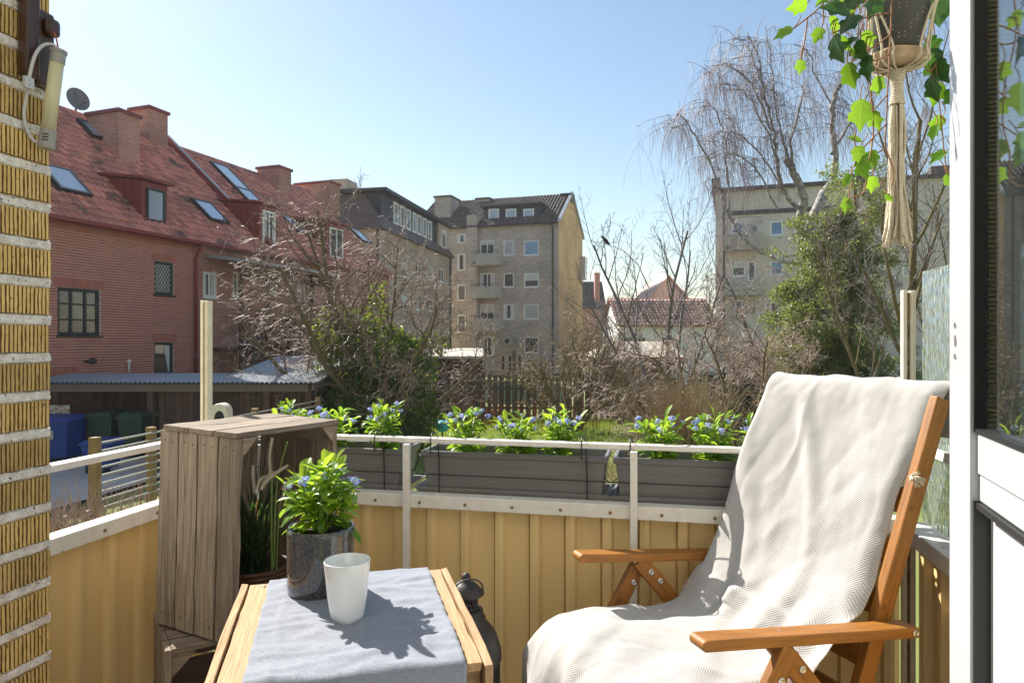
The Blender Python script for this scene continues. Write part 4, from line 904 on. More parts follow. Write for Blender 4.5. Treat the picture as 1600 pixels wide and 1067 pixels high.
# yew / conifer
yw = empty('evergreen_yew', gp(1318, 20.0), 0, 'tall open olive green yew behind the chair', 'tree')
ry = random.Random(51); yo = [[], [], [], []]
grow(ry, yo, Vector((0, 0, 0)), Vector((.03, 0, 1)), 7.6, .14, 0, dict(CFG, nch=[26, 5, 4, 0], trop=[.03, -.03, -.02, 0], spread=[.85, .6, .6, .5], ratio=[.32, .5, .5, .5], tmin=[.12, .1, .1, 0], lift=[.15, 0, 0, 0], wob=[.03, .12, .15, .2], segs=[10, 5, 4, 3]))
part('trunk', tubes_np(yo[0] + yo[1], 5), M['bark'], yw, smooth=True); part('twigs', tubes_np(yo[2] + yo[3], 3), M['twig_olive'], yw, kind='stuff')
bl = []
for pts, rad in yo[1] + yo[2]:
    for q in pts[1:]: 
        if ry.random() < .55: bl.append((q.x, q.y, q.z, .22, .22, .16))
bl += [(ry.uniform(-1.6, 1.0), ry.uniform(-.8, .8), ry.uniform(.5, 4.6), .42, .4, .3) for _ in range(70)] + [(ry.uniform(-1.9, 1.0), ry.uniform(-.8, .8), ry.uniform(.2, 2.8), .45, .4, .3) for _ in range(45)]
for q in range(150):
    zz = ry.uniform(.3, 6.9); rr_ = (2.0 if zz < 3.4 else 2.0 * (7.4 - zz) / 4.0) * math.sqrt(ry.random()); aa = ry.uniform(0, 6.283)
    bl.append((-.25 + rr_ * math.cos(aa), .8 * rr_ * math.sin(aa), zz, .38, .36, .26))
leafcloud('foliage', 52, bl, 90000, .10, M['yew'], yw, .2, .4, .2)
# dark laurel clumps low behind
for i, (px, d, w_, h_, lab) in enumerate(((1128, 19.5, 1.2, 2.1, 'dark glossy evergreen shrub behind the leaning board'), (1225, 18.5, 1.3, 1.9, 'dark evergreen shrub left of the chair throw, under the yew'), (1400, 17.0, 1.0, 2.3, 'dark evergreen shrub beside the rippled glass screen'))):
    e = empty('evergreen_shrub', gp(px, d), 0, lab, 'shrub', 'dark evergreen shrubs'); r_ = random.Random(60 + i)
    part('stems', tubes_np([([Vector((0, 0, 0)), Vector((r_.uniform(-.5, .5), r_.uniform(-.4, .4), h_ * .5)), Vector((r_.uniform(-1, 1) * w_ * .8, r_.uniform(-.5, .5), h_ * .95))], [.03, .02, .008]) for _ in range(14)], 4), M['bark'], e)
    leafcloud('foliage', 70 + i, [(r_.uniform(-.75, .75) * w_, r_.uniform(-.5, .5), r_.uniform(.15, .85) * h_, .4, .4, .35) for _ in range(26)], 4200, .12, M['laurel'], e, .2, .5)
# tall tree right of the yew
tree('upright_tree', 81, gp(1424, 14.5), [(.02, 0, 1, 7.6, .12), (.25, .05, 1, 6.6, .07), (.5, -.05, 1, 6.0, .06), (-.4, .1, .9, 5.4, .055), (.7, .1, .8, 5.0, .05)],
     'tall bare tree with upright branches behind the macrame tassel', twig='twig_dark', cfg=dict(nch=[11, 7, 5, 0], tmin=[.3, .15, .1, 0], lift=[.45, .3, .15, 0], trop=[.03, .05, .04, .02], ratio=[.42, .5, .5, .5], wob=[.04, .09, .12, .15], rmin=.0055))
# weeping birch
bt = empty('weeping_birch', gp(1262, 30.0), 0, 'tall weeping birch with pale pruned limbs and hanging twigs', 'tree'); rb_ = random.Random(91)
bb0 = Vector(bt.location)
def bp(px, py, dy=0): return W(px, py, 30 + dy) - bb0
limbs = [([bp(1262, 640), bp(1268, 500), bp(1262, 400), bp(1275, 330), bp(1300, 290, .3)], .30, .22),
         ([bp(1268, 480), bp(1250, 360), bp(1255, 310, -.3), bp(1240, 270, -.3), bp(1232, 250, -.3)], .22, .15),
         ([bp(1262, 340), bp(1225, 300), bp(1215, 250, -.4), bp(1208, 200, -.5), bp(1196, 150, -.6), bp(1185, 90, -.6), bp(1168, 50, -.5)], .10, .02),
         ([bp(1240, 262, -.3), bp(1236, 220, -.2), bp(1252, 160, .1), bp(1256, 130, .2)], .08, .03),
         ([bp(1234, 255, -.3), bp(1222, 215, -.5), bp(1212, 160, -.4), bp(1204, 90, -.3), bp(1196, 40, -.2)], .06, .015),
         ([bp(1300, 292, .3), bp(1306, 250, .4), bp(1300, 190, .5), bp(1304, 150, .5), bp(1325, 115, .5), bp(1340, 60, .5), bp(1345, 10, .6)], .16, .04),
         ([bp(1300, 240, .4), bp(1330, 190, .6), bp(1370, 120, .8), bp(1385, 50, .9)], .07, .02),
         ([bp(1262, 420), bp(1200, 400, -.4), bp(1160, 370, -.6), bp(1136, 330, -.8), bp(1112, 260, -.9), bp(1082, 205, -.9), bp(1060, 180, -.9), bp(1050, 200, -.9)], .09, .015),
         ([bp(1140, 335, -.8), bp(1137, 280, -.6), bp(1130, 210, -.5), bp(1118, 175, -.4), bp(1100, 165, -.4)], .06, .012),
         ([bp(1205, 205, -.5), bp(1180, 140, -.9), bp(1150, 108, -1.1), bp(1130, 100, -1.2), bp(1112, 115, -1.2)], .05, .010),
         ([bp(1212, 240, -.4), bp(1175, 160, -.3), bp(1145, 132, -.2), bp(1118, 138, -.1)], .045, .010),
         ([bp(1225, 300), bp(1195, 250, .5), bp(1160, 215, .8), bp(1128, 205, 1), bp(1112, 220, 1)], .045, .010),
         ([bp(1215, 330), bp(1180, 262, .4), bp(1140, 240, .5), bp(1100, 250, .6)], .045, .010),
         ([bp(1190, 130, -.6), bp(1172, 80, -.4), bp(1152, 60, -.3), bp(1140, 70, -.3)], .03, .008),
         ([bp(1304, 170, .5), bp(1275, 120, .2), bp(1262, 80, .1), bp(1240, 70, 0)], .045, .01),
         ([bp(1340, 70, .5), bp(1300, 30, .3), bp(1270, 20, .3)], .04, .01),
         ([bp(1325, 118, .5), bp(1370, 70, .4), bp(1415, 40, .3), bp(1450, 45, .2)], .05, .01),
         ([bp(1380, 100, .8), bp(1420, 90, .8), bp(1460, 110, .8)], .04, .01),
         ([bp(1262, 390), bp(1320, 350, .3), bp(1380, 300, .6), bp(1420, 220, .8), bp(1450, 160, .9)], .08, .015)]
def smooth_path(pts, k=5):
    out = []
    for i in range(len(pts) - 1):
        p0, p1, p2, p3 = pts[max(i - 1, 0)], pts[i], pts[i + 1], pts[min(i + 2, len(pts) - 1)]
        for j in range(k):
            t = j / k; out.append(.5 * ((2 * p1) + (p2 - p0) * t + (2 * p0 - 5 * p1 + 4 * p2 - p3) * t * t + (3 * p1 - p0 - 3 * p2 + p3) * t ** 3))
    out.append(pts[-1]); return out
tk, tw = [], []
for li, (pts, r0, r1) in enumerate(limbs):
    sp = smooth_path([Vector(p) for p in pts]); sp = [p + rv(rb_) * .03 for p in sp]; n = len(sp); tk.append((sp, [r0 + (r1 - r0) * i / (n - 1) for i in range(n)]))
    if li < 2: continue
    L = sum((sp[i + 1] - sp[i]).length for i in range(n - 1)); m = int(L * 6.2)
    for c in range(m):                       # side branches that arch over and hang
        f = (.25 + .75 * rb_.random()) * (n - 1); i = min(int(f), n - 2); q = sp[i].lerp(sp[i + 1], f - i)
        d = Vector((rb_.gauss(-.15, 1), rb_.gauss(0, 1), rb_.uniform(.0, .8))).normalized(); ln = rb_.uniform(.5, 2.0); a = [q]
        for s in range(4): d = (d + Vector((0, 0, -.22)) + rv(rb_) * .1).normalized(); a.append(a[-1] + d * ln / 4)
        tw.append((a, [.014, .012, .010, .008, .007]))
        for h in range(8):
            u = .25 + .75 * rb_.random(); j = min(int(u * 4), 3); q2 = a[j].lerp(a[j + 1], u * 4 - j); hl = rb_.uniform(.5, 2.1); dd = Vector((rb_.gauss(0, .35), rb_.gauss(0, .35), -.5)).normalized(); hp = [q2]
            for s in range(4): dd = (dd + Vector((0, 0, -.5)) + rv(rb_) * .07).normalized(); hp.append(hp[-1] + dd * hl / 4)
            tw.append((hp, [.0056, .0052, .0047, .0042, .0036]))
part('trunk', tubes_np(tk, 7), M['birch'], bt, smooth=True); part('twigs', tubes_np(tw, 3), M['birch_twig'], bt, kind='stuff')
# faint far tree in the gap and twiggy thicket by the grey block
tree('far_tree', 95, gp(945, 48.0), [(-.2, 0, 1, 5.5, .1), (.25, .1, 1, 5.2, .1), (0, -.1, 1, 6, .1)], 'faint bare tree far off beside the slate roofed house', trunk='twig_dark', twig='twig_dark', cfg=dict(nch=[10, 8, 6, 0], ratio=[.4, .5, .5, .5], rmin=.012))
tree('tangled_tree', 96, gp(1215, 24.0), [(-.6, 0, 1, 5.2, .09), (-.2, .1, 1, 5.6, .09), (.3, -.1, 1, 5.4, .09), (-1, .1, .8, 4.8, .07), (.8, .1, .8, 5, .07)], 'tangled bare tree behind the arching shrubs under the birch', trunk='twig_dark', twig='twig', cfg=dict(nch=[9, 8, 6, 0], ratio=[.45, .5, .5, .5], rmin=.0085, trop=[.02, .01, 0, -.01]))
# stalks: orange dogwood, dry grass clumps, scrub
def stalks(name, seed, n, boxr, h, lean, rad, key, label, cat, kind=None, seg=3):
    r = random.Random(seed); ps = []
    for _ in range(n):
        x, y = r.uniform(boxr[0], boxr[1]), r.uniform(boxr[2], boxr[3]); p = Vector((x, y, ZG - .02)); d = Vector((r.gauss(0, lean), r.gauss(0, lean), 1)).normalized(); hh = h * r.uniform(.5, 1.15); a = [p]
        for s in range(seg): d = (d + rv(r) * .07).normalized(); a.append(a[-1] + d * hh / seg)
        ps.append((a, [rad * (1 - .6 * i / seg) for i in range(seg + 1)]))
    o = part(name, tubes_np(ps, 3), M[key]); return tag(o, label, cat, None, kind)
stalks('dogwood_stems', 101, 170, (-2.2, 3.2, 22.6, 24.2), 1.15, .16, .010, 'orange', 'upright orange dogwood stems growing before the plank fence', 'stems', 'stuff')
stalks('dry_hedge', 102, 1500, (3.05, 3.95, 13.6, 14.4), 2.1, .22, .006, 'dry', 'pale dry beige hedge of thin stalks left of the leaning board', 'hedge', 'stuff', 5)
stalks('dry_scrub', 103, 1500, (1.6, 6.8, 12.5, 15.6), .62, .6, .0055, 'dry', 'low tangled dry scrub below the planters', 'scrub', 'stuff', 4)
stalks('brown_scrub', 104, 2600, (-5.4, -3.6, 6.2, 7.8), 1.35, .45, .0055, 'twig_red', 'tangled brown scrub behind the left balcony rail', 'scrub', 'stuff', 4)
r_ = random.Random(105); bsc = empty('shrub_leaves', (0, 0, 0), 0, 'rusty leafed low shrub behind the left balcony rail', 'shrub')
leafcloud('foliage', 106, [(r_.uniform(-5.2, -3.7), r_.uniform(6.2, 7.6), ZG + r_.uniform(.2, 1.0), .3, .3, .25) for _ in range(40)], 5200, .05, mat('rusty_leaf', (.20, .10, .03), (.30, .17, .05), rough=.7, ns=3, island=.4), bsc)
stalks('orange_stalks', 107, 40, (-7.0, -4.5, 12.2, 13.2), 1.25, .13, .010, 'orange', 'few orange stalks before the shed posts', 'stems', 'stuff')
stalks('orange_stalks', 108, 26, (-9.4, -7.4, 9.2, 10.2), 1.0, .2, .008, 'twig_red', 'thin brown stalks poking up beside the ramp rails', 'stems', 'stuff')
# lawn blades
r = np.random.default_rng(9); k = 26000
x = r.uniform(-5, 7, k); y = r.uniform(15, 26, k); k1 = 16000
hgt = r.uniform(.05, .15, k); an = r.uniform(0, 6.283, k); lx, ly = np.cos(an) * hgt * .5, np.sin(an) * hgt * .5; wx, wy = -np.sin(an) * .012, np.cos(an) * .012; z0 = np.full(k, ZG - .03)
V = np.stack([np.stack([x - wx, y - wy, z0], 1), np.stack([x + wx, y + wy, z0], 1), np.stack([x + lx, y + ly, z0 + .05 + hgt], 1)], 1).reshape(-1, 3)
i = np.arange(k)[:, None] * 3
tag(part('lawn_grass', mesh_np('lawn_grass', V, np.concatenate([i, i + 1, i + 2], 1)), M['grassblade']), 'short green lawn grass behind the planters', 'grass', None, 'stuff')
# the bird on the thin tree
bd = empty('bird', W(947, 381, 20.6), R(20), 'small dark bird perched on a twig of the thin bare tree', 'bird')
part('body', MB().lathe([(0, -.19), (.025, -.15), (.05, -.06), (.062, .02), (.05, .09), (.028, .12), (.038, .16), (.03, .20), (0, .215)], 12), M['bird'], bd, smooth=True, mw=axes((0, 0, .08), Vector((.7, 0, .7)), Vector((0, 1, 0)), Vector((-.75, 0, .66))))
part('beak', MB().tube([(-.16, 0, .22), (-.20, 0, .225)], [.01, .001], 5), M['blackrub'], bd)
bq = W(947, 381, 20.6) - t3.location
part('perch_twig', MB().tube([bq + Vector(q) for q in ((-.6, .02, .12), (0, 0, .0), (.55, .1, -.2), (1.0, .2, -.6), (1.35, .3, -1.3))], [.005, .008, .010, .014, .02], 5), M['twig_dark'], t3)
# ================================================================== the balcony
UX = Vector((.977, -.215, 0)); UX.normalize(); UY = Vector((-UX.y, UX.x, 0)); BA = math.atan2(UX.y, UX.x)
K = Vector((-1.04, 2.39, 0)); LEN = 2.205            # left front corner, length of the front
ZT, ZL = .908, .7275                                   # top of the hand rail, top of the lower rail
def bxy(x, y, z=0): return K + UX * x + UY * y + Vector((0, 0, z))
tag(part('balcony_floor', MB().box(-.05, LEN + .05, -3.0, .05, -.16, 0), M['concrete'], mw=Matrix.Translation(K) @ Matrix.Rotation(BA, 4, 'Z')), kind='structure')
br = empty('balcony_railing', K, BA, 'white balcony railing with ochre ribbed sheet panels', 'railing')
def rib(m, length, along, z0, z1, pitch=.113):
    """ribbed sheet; along(s, off) -> point; ribs stand towards the balcony (off > 0)"""
    pts = []; s = .02
    while s < length - .01:
        for ds, of in ((0, 0), (.060, 0), (.0608, -.008), (.0648, -.008), (.067, .018), (.082, .021), (.094, .019), (.101, 0)):
            if s + ds < length: pts.append((s + ds, of))
        s += pitch
    pts.append((length, 0))
    m.grid([[along(s_, o_, z0) for s_, o_ in pts], [along(s_, o_, (z0 + z1) / 2) for s_, o_ in pts], [along(s_, o_, z1) for s_, o_ in pts]])
    return m
part('sheet_panel', rib(MB(), LEN - .04, lambda s, o, z: (s + .02, .012 - o, z), .03, ZL - .02), M['sheet'], br)
part('sheet_panel', rib(MB(), 1.15, lambda s, o, z: (-.012 + o, -s - .02, z), .03, ZL - .02), M['sheet'], br)
part('sheet_panel', rib(MB(), 1.6, lambda s, o, z: (LEN + .012 - o, -s - .02, z), .03, ZL - .02), M['sheet'], br)
part('top_rail', MB().box(.0, LEN, -.018, .018, ZT - .016, ZT), M['white'], br, bev=.003)
part('top_rail', MB().box(-.02, .02, -1.30, -.022, ZT - .020, ZT - .002), M['white'], br, bev=.003)
part('bottom_rail', MB().box(.0, LEN, -.033, .018, ZL - .042, ZL), M['white'], br, bev=.003)
part('bottom_rail', MB().box(-.02, .034, -1.30, -.036, ZL - .046, ZL - .003), M['white'], br, bev=.003)
part('bottom_rail', MB().box(LEN - .036, LEN + .03, -1.7, -.036, ZL - .046, ZL - .003), M['white'], br, bev=.003)
def sx(px, yl=0):
    k = (px - 800) / F; return (k * (K.y + UY.y * yl) - (K.x + UY.x * yl)) / (UX.x - k * UX.y)
for px in (636, 990.5): x = sx(px, -.04); part('post', MB().box(x - .0105, x + .0105, -.054, -.0335, .02, ZT - .0165), M['white'], br, bev=.002)
for px in (1235,): x = sx(px, -.04); part('post', MB().box(x - .0105, x + .0105, -.054, -.0335, .02, ZT - .0165), M['white'], br, bev=.002)
for i in range(14):
    x = .16 + i * .152; part('bolt', MB().lathe([(.0055, 0), (.005, .002), (0, .003)], 8), M['fencepost'], br, mw=axes((x, -.0335, ZL - .024), Vector((1, 0, 0)), Vector((0, 0, 1)), Vector((0, -1, 0))))
for i in range(6):
    y = -.12 - i * .2; part('bolt', MB().lathe([(.0055, 0), (.005, .002), (0, .003)], 8), M['fencepost'], br, mw=axes((.0345, y, ZL - .026), Vector((0, 1, 0)), Vector((0, 0, 1)), Vector((1, 0, 0))))
# tall grooved corner posts that hold glass screens
def groove_post(name, x, y, label, grp, flip=1):
    r = empty(name, bxy(x, y), BA, label, 'post', grp)
    m = MB(); m.box(-.015, -.005, -.012, .012, 0, 1.362); m.box(.003, .016, -.014, .012, 0, 1.36); m.box(.0055, .0085, -.0165, -.014, 0, 1.36); m.box(.0125, .0150, -.0165, -.014, 0, 1.36)
    part('post', m, M['cream_post'], r, bev=.0015); part('groove', MB().box(-.0052, .0032, -.006, .010, 0, 1.355), M['slot'], r); return r
groove_post('screen_post', -.012, -.03, 'grooved cream post rising at the left balcony corner', 'tall posts at the balcony corners')
groove_post('screen_post', LEN - .012, -.03, 'grooved cream post rising behind the chair at the right corner', 'tall posts at the balcony corners')
gs = empty('glass_screen', bxy(LEN + .02, -.045), BA, 'rippled obscured glass wind screen beside the white door', 'glass screen')
part('pane', MB().box(-.004, .004, -1.15, -.01, ZL + .006, 1.41), M['screen'], gs)
part('mid_rail', MB().box(-.012, -.005, -1.15, -.02, .92, .945), M['white'], gs)

# brick wall end on the left with ribbed header bricks, the house behind us and the slab above
PE = Vector((-.934, 1.38, 0))                        # far corner of the wall end
hw = empty('brick_wall', PE, BA, 'ochre ribbed brick wall end with pale mortar at the left edge', 'wall')
# local x = UX (out of the wall face), local y = UY (away from us)
part('mortar', MB().box(-.5, -.007, -1.62, -.006, 0, 2.62), M['mortar'], hw)
part('back_wall', MB().box(-6, 1.2, -1.92, -1.62, -2, 7).box(2.2, 8, -1.92, -1.62, -2, 7).box(1.2, 2.2, -1.92, -1.62, 2.2, 7).box(1.2, 2.2, -1.92, -1.62, -2, 0), M['facade'], hw)
part('beam', MB().box(-.4, 3.4, .19, .29, 2.55, 2.68).box(3.3, 3.4, -1.62, .19, 2.55, 2.68).box(-.4, -.3, -1.62, .19, 2.55, 2.68), M['plaster'], hw)
bvar = []
for v in range(4):
    rr_ = random.Random(200 + v); m = MB(); n = 13; wbr = .112; prof = []
    for i in range(n):
        a = -wbr * i / n; wd = wbr / n; dp = rr_.uniform(.005, .008)
        j1 = rr_.uniform(-.10, .06); prof += [(a - wd * .05, -.0002), (a - wd * .3, rr_.uniform(.0, .0006)), (a - wd * (.70 + j1), 0), (a - wd * (.75 + j1), -dp), (a - wd * .95, -dp)]
    prof.append((-wbr, 0)); rows = []
    for zz in (0.0015, .0075, .018, .027, .036, .0465, .0535): rows.append([(o + rr_.uniform(-.0008, .0004), y + rr_.uniform(-.00035, .00035), zz) for y, o in prof])
    m.grid(rows); m.add([(0, 0, 0), (-.03, 0, 0), (-.03, 0, .0535), (0, 0, .0535)], [(0, 1, 2, 3)])
    top = [(o, y, .0535) for y, o in prof]; m.grid([top, [(-.03, y, .0535) for y, o in prof]]); m.grid([[(-.03, y, 0) for y, o in prof], [(o, y, 0) for y, o in prof]])
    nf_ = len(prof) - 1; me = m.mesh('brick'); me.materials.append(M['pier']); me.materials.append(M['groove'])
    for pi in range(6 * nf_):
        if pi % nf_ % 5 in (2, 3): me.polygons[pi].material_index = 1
    bvar.append(me)
rr_ = random.Random(4)
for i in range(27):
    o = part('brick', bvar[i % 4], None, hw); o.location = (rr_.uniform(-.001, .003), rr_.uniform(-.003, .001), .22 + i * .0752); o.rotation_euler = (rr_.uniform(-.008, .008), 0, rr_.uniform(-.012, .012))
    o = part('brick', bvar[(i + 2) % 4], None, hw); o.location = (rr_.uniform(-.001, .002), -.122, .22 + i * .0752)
# ragged mortar filling the joints, almost flush with the bricks
mm = MB()
for i in range(27):
    zz = .22 + i * .0752 - .0197; nx_, nz_ = 34, 7; rows = []
    for b in range(nz_):
        row = []
        for a in range(nx_ + 1):
            y = .0035 - .25 * a / nx_; e = 4 * (b / (nz_ - 1)) * (1 - b / (nz_ - 1)); n1 = noise.noise((y * 60, i * 3.1, b * .9)) ; n2 = noise.noise((y * 170, i * 5.7, b * 2.1))
            row.append((-.0075 + .0062 * min(1, e * 1.6) + .0022 * n1 + .0014 * n2, y + (.0025 * n2 if a == 0 else 0), zz - .0018 + .0235 * b / (nz_ - 1) + .0018 * n1))
        rows.append(row)
    mm.grid(rows)
    mm.poly(*[(rows[b][0][0], rows[b][0][1], rows[b][0][2]) for b in range(nz_)], (-.03, .002, zz + .019), (-.03, .002, zz + .001))
part('pointing', mm, M['mortar'], hw, smooth=False)
# dark timber bracket and the little tube lamp
def pl(px, py, off=0.0):
    """point on the wall end's face seen at a pixel, off metres out of the face"""
    d = Vector(((px - 800) / F, 1, (533.5 - py) / F)); o = PE + UX * off; t = o.dot(UX) / d.dot(UX); return Vector((t * d.x, t * d.y, ZC + t * d.z))
tb = empty('timber_bracket', PE, BA, 'dark stained timber block bracket at the top of the brick wall', 'bracket')
def pll(px, py, off=0.0): q = pl(px, py, off) - PE; return Vector((q.dot(UX), q.dot(UY), q.z))
a, b = pll(24, 118), pll(47, 2); part('block', MB().box(.004, .026, a.y, b.y, a.z, a.z + .165), M['darkwood'], tb, bev=.004)
part('block', MB().box(.004, .018, b.y + .0005, b.y + .040, a.z - .006, a.z + .145), M['darkwood'], tb, bev=.006)
part('peg', MB().box(.018, .036, b.y + .008, b.y + .038, a.z + .095, a.z + .13), M['darkwood'], tb, bev=.008)
tl = empty('tube_lamp', (0, 0, 0), 0, 'milky plastic tube lamp with grey caps and cable hung on the bricks', 'lamp')
T0, T1 = pl(91, 82, .05), pl(72, 228, .035)
ax = (T1 - T0); Lt = ax.length; ax.normalize()
def tp(t): return T0 + ax * Lt * t
part('tube', MB().tube([tp(.10), tp(.86)], .0125, 20), M['frost'], tl, smooth=True)
part('cap', MB().tube([tp(-.02), tp(.012), tp(.015), tp(.12)], [.0155, .0155, .0138, .0138], 20), M['grey_cap'], tl, smooth=False, bev=.001)
part('cap', MB().tube([tp(.84), tp(.985), tp(.99), tp(1.03)], [.0142, .0142, .0150, .0150], 20), M['grey_cap'], tl, bev=.001)
for i in range(3):
    c = tp(.895 + i * .03); f = (Vector((0, 0, ZC)) - c); f.z = 0; f.normalize(); sd = Vector((-f.y, f.x, 0)) * -1
    part('slot', MB().bar(c + f * .0143 - sd * .002, c + f * .0125 + sd * .0075, .0015, .0025), M['gasket'], tl)
cpt = [tp(-.01) + UX * .002, pl(82, 70, .046), pl(66, 72, .036), pl(54, 88, .034), pl(46, 118, .031), pl(41, 150, .016), pl(37, 180, .008), pl(44, 208, .012), pl(56, 222, .022), tp(.95)]
part('cable', MB().tube(smooth_path(cpt, 6), .0032, 8), M['cable'], tl, smooth=True)
cl = pl(43, 130, .029); part('clip', MB().box(-.002, .005, -.010, .010, -.011, .011), M['pvc'], tl, mw=Matrix.Translation(cl) @ Matrix.Rotation(BA, 4, 'Z'), bev=.001)
for zz in (-.004, .005): part('screw', MB().tube([(.005, 0, zz), (.007, 0, zz)], .0022, 8), M['steel'], tl, mw=Matrix.Translation(cl) @ Matrix.Rotation(BA, 4, 'Z'))
part('hook', MB().tube(smooth_path([tp(-.02), pl(88, 62, .05), pl(84, 52, .045), pl(78, 50, .03)], 5), .0016, 6), mat('copper_wire', (.35, .10, .05), rough=.4), tl)

# ------------------------------------------------------------------ plants with fresh leaves and blue flowers
def leaf_mesh(name, L, wd, curl, fold, seed, key):
    r = random.Random(seed); n = 8; rows = []
    for i in range(n + 1):
        t = i / n; w_ = wd * min(1.0, .28 + 1.15 * t) * (max(0.0, 1 - t ** 5.0) ** .5)
        w_ = max(w_, .0016 if i < n else .0002); a = curl * t; x = L * (math.sin(a) / curl if abs(curl) > 1e-3 else t) ; z = -L * (1 - math.cos(a)) / (curl if abs(curl) > 1e-3 else 1)
        tw = r.uniform(-.1, .1) * t
        rows.append([(x, -w_ / 2, z + fold * w_ + tw * w_), (x, -w_ / 4, z + fold * w_ * .35), (x, 0, z), (x, w_ / 4, z + fold * w_ * .35), (x, w_ / 2, z + fold * w_ - tw * w_)])
    me = MB().grid(rows).mesh(name); me.materials.append(M[key]); me.polygons.foreach_set('use_smooth', [True] * len(me.polygons)); return me
LEAVES = [leaf_mesh('leaf', .068, .023, c, f, i, k) for i, (c, f, k) in enumerate(((.7, .25, 'leaf'), (1.1, .2, 'leaf'), (.35, .3, 'leaf2'), (.9, .35, 'leaf2'), (1.4, .2, 'leaf'), (.2, .22, 'leaf2')))]
def cluster_mesh(seed, rad=.013, nf=12):
    r = random.Random(seed); m = MB(); ce = []
    for i in range(nf):
        u = Vector((r.gauss(0, 1), r.gauss(0, 1), abs(r.gauss(0, 1)) + .3)).normalized(); c = u * rad * r.uniform(.7, 1.05); a = u.orthogonal().normalized(); b = u.cross(a); s = r.uniform(.0034, .0046)
        for k in range(5):
            t = 2 * math.pi * k / 5; e = a * math.cos(t) + b * math.sin(t); f = u.cross(e)
            m.add([c + u * .0006, c + e * s * .6 + f * s * .42, c + e * s * 1.15 + u * .0006, c + e * s * .6 - f * s * .42], [(0, 1, 2, 3)])
        m.tube([c - u * .001, Vector((0, 0, -.008))], .0007, 3, False)
        ce.append((c, u))
    me = m.mesh('flower_cluster'); me.materials.append(M['petal']); return me
CLUST = [cluster_mesh(300 + i) for i in range(4)]
def rot_to(d, up=Vector((0, 0, 1))):
    x = d.normalized(); y = up.cross(x); y = y.normalized() if y.length > 1e-4 else Vector((0, 1, 0)); return x, y, x.cross(y)
def flower_plant(loc, R0, H, nl, nc, label, seed, group, sc=1.0):
    r = random.Random(seed); root = empty('forget_me_not', loc, 0, label, 'plant', group); st = MB()
    stems = []
    for i in range(7 + nc):
        a = 2.4 * i + r.uniform(-.3, .3); rr_ = R0 * math.sqrt((i + .5) / (7 + nc)) * .75; h = H * r.uniform(.72, 1.0) * (1 - .28 * (rr_ / R0) ** 2)
        tip = Vector((math.cos(a) * rr_, math.sin(a) * rr_, h)); pts = [Vector((tip.x * .15, tip.y * .15, 0)), Vector((tip.x * .55, tip.y * .55, h * .55)), tip]; st.tube(smooth_path(pts, 3), .0016 * sc, 4, False); stems.append((pts, tip))
    part('stems', st, M['stem'], root, smooth=True)
    for i in range(nl):
        pts, tip = stems[i % len(stems)]; t = .12 + .86 * r.random() ** .8; q = pts[0].lerp(pts[1], t / .5) if t < .5 else pts[1].lerp(pts[2], (t - .5) / .5)
        a = r.uniform(0, 2 * math.pi); out = Vector((q.x, q.y, 0)); el = r.uniform(.0, .9) + (.5 if t > .8 else 0) - (.25 if t < .3 else 0)
        d = Vector((math.cos(a), math.sin(a), 0)) + out / max(R0, .01) * 1.5; d.z = 0; d = d.normalized() * math.cos(el) + Vector((0, 0, math.sin(el))); x, y, z = rot_to(d); s = sc * r.uniform(.55, 1.12) * (1.1 if t < .4 else .8)
        part('leaf', r.choice(LEAVES), None, root, mw=axes(q, x * s, y * s * r.uniform(.85, 1.3), z * s))
    for i in range(nc):
        tip = stems[-1 - i][1] * 1.0; tip = Vector((tip.x * 1.05, tip.y * 1.05, tip.z + .006)); t2 = r.uniform(0, 6); s = sc * r.uniform(.8, 1.1)
        part('flower_cluster', CLUST[i % 4], None, root, mw=axes(tip, Vector((math.cos(t2), math.sin(t2), 0)) * s, Vector((-math.sin(t2), math.cos(t2), 0)) * s, Vector((0, 0, 1)) * s))
    return root
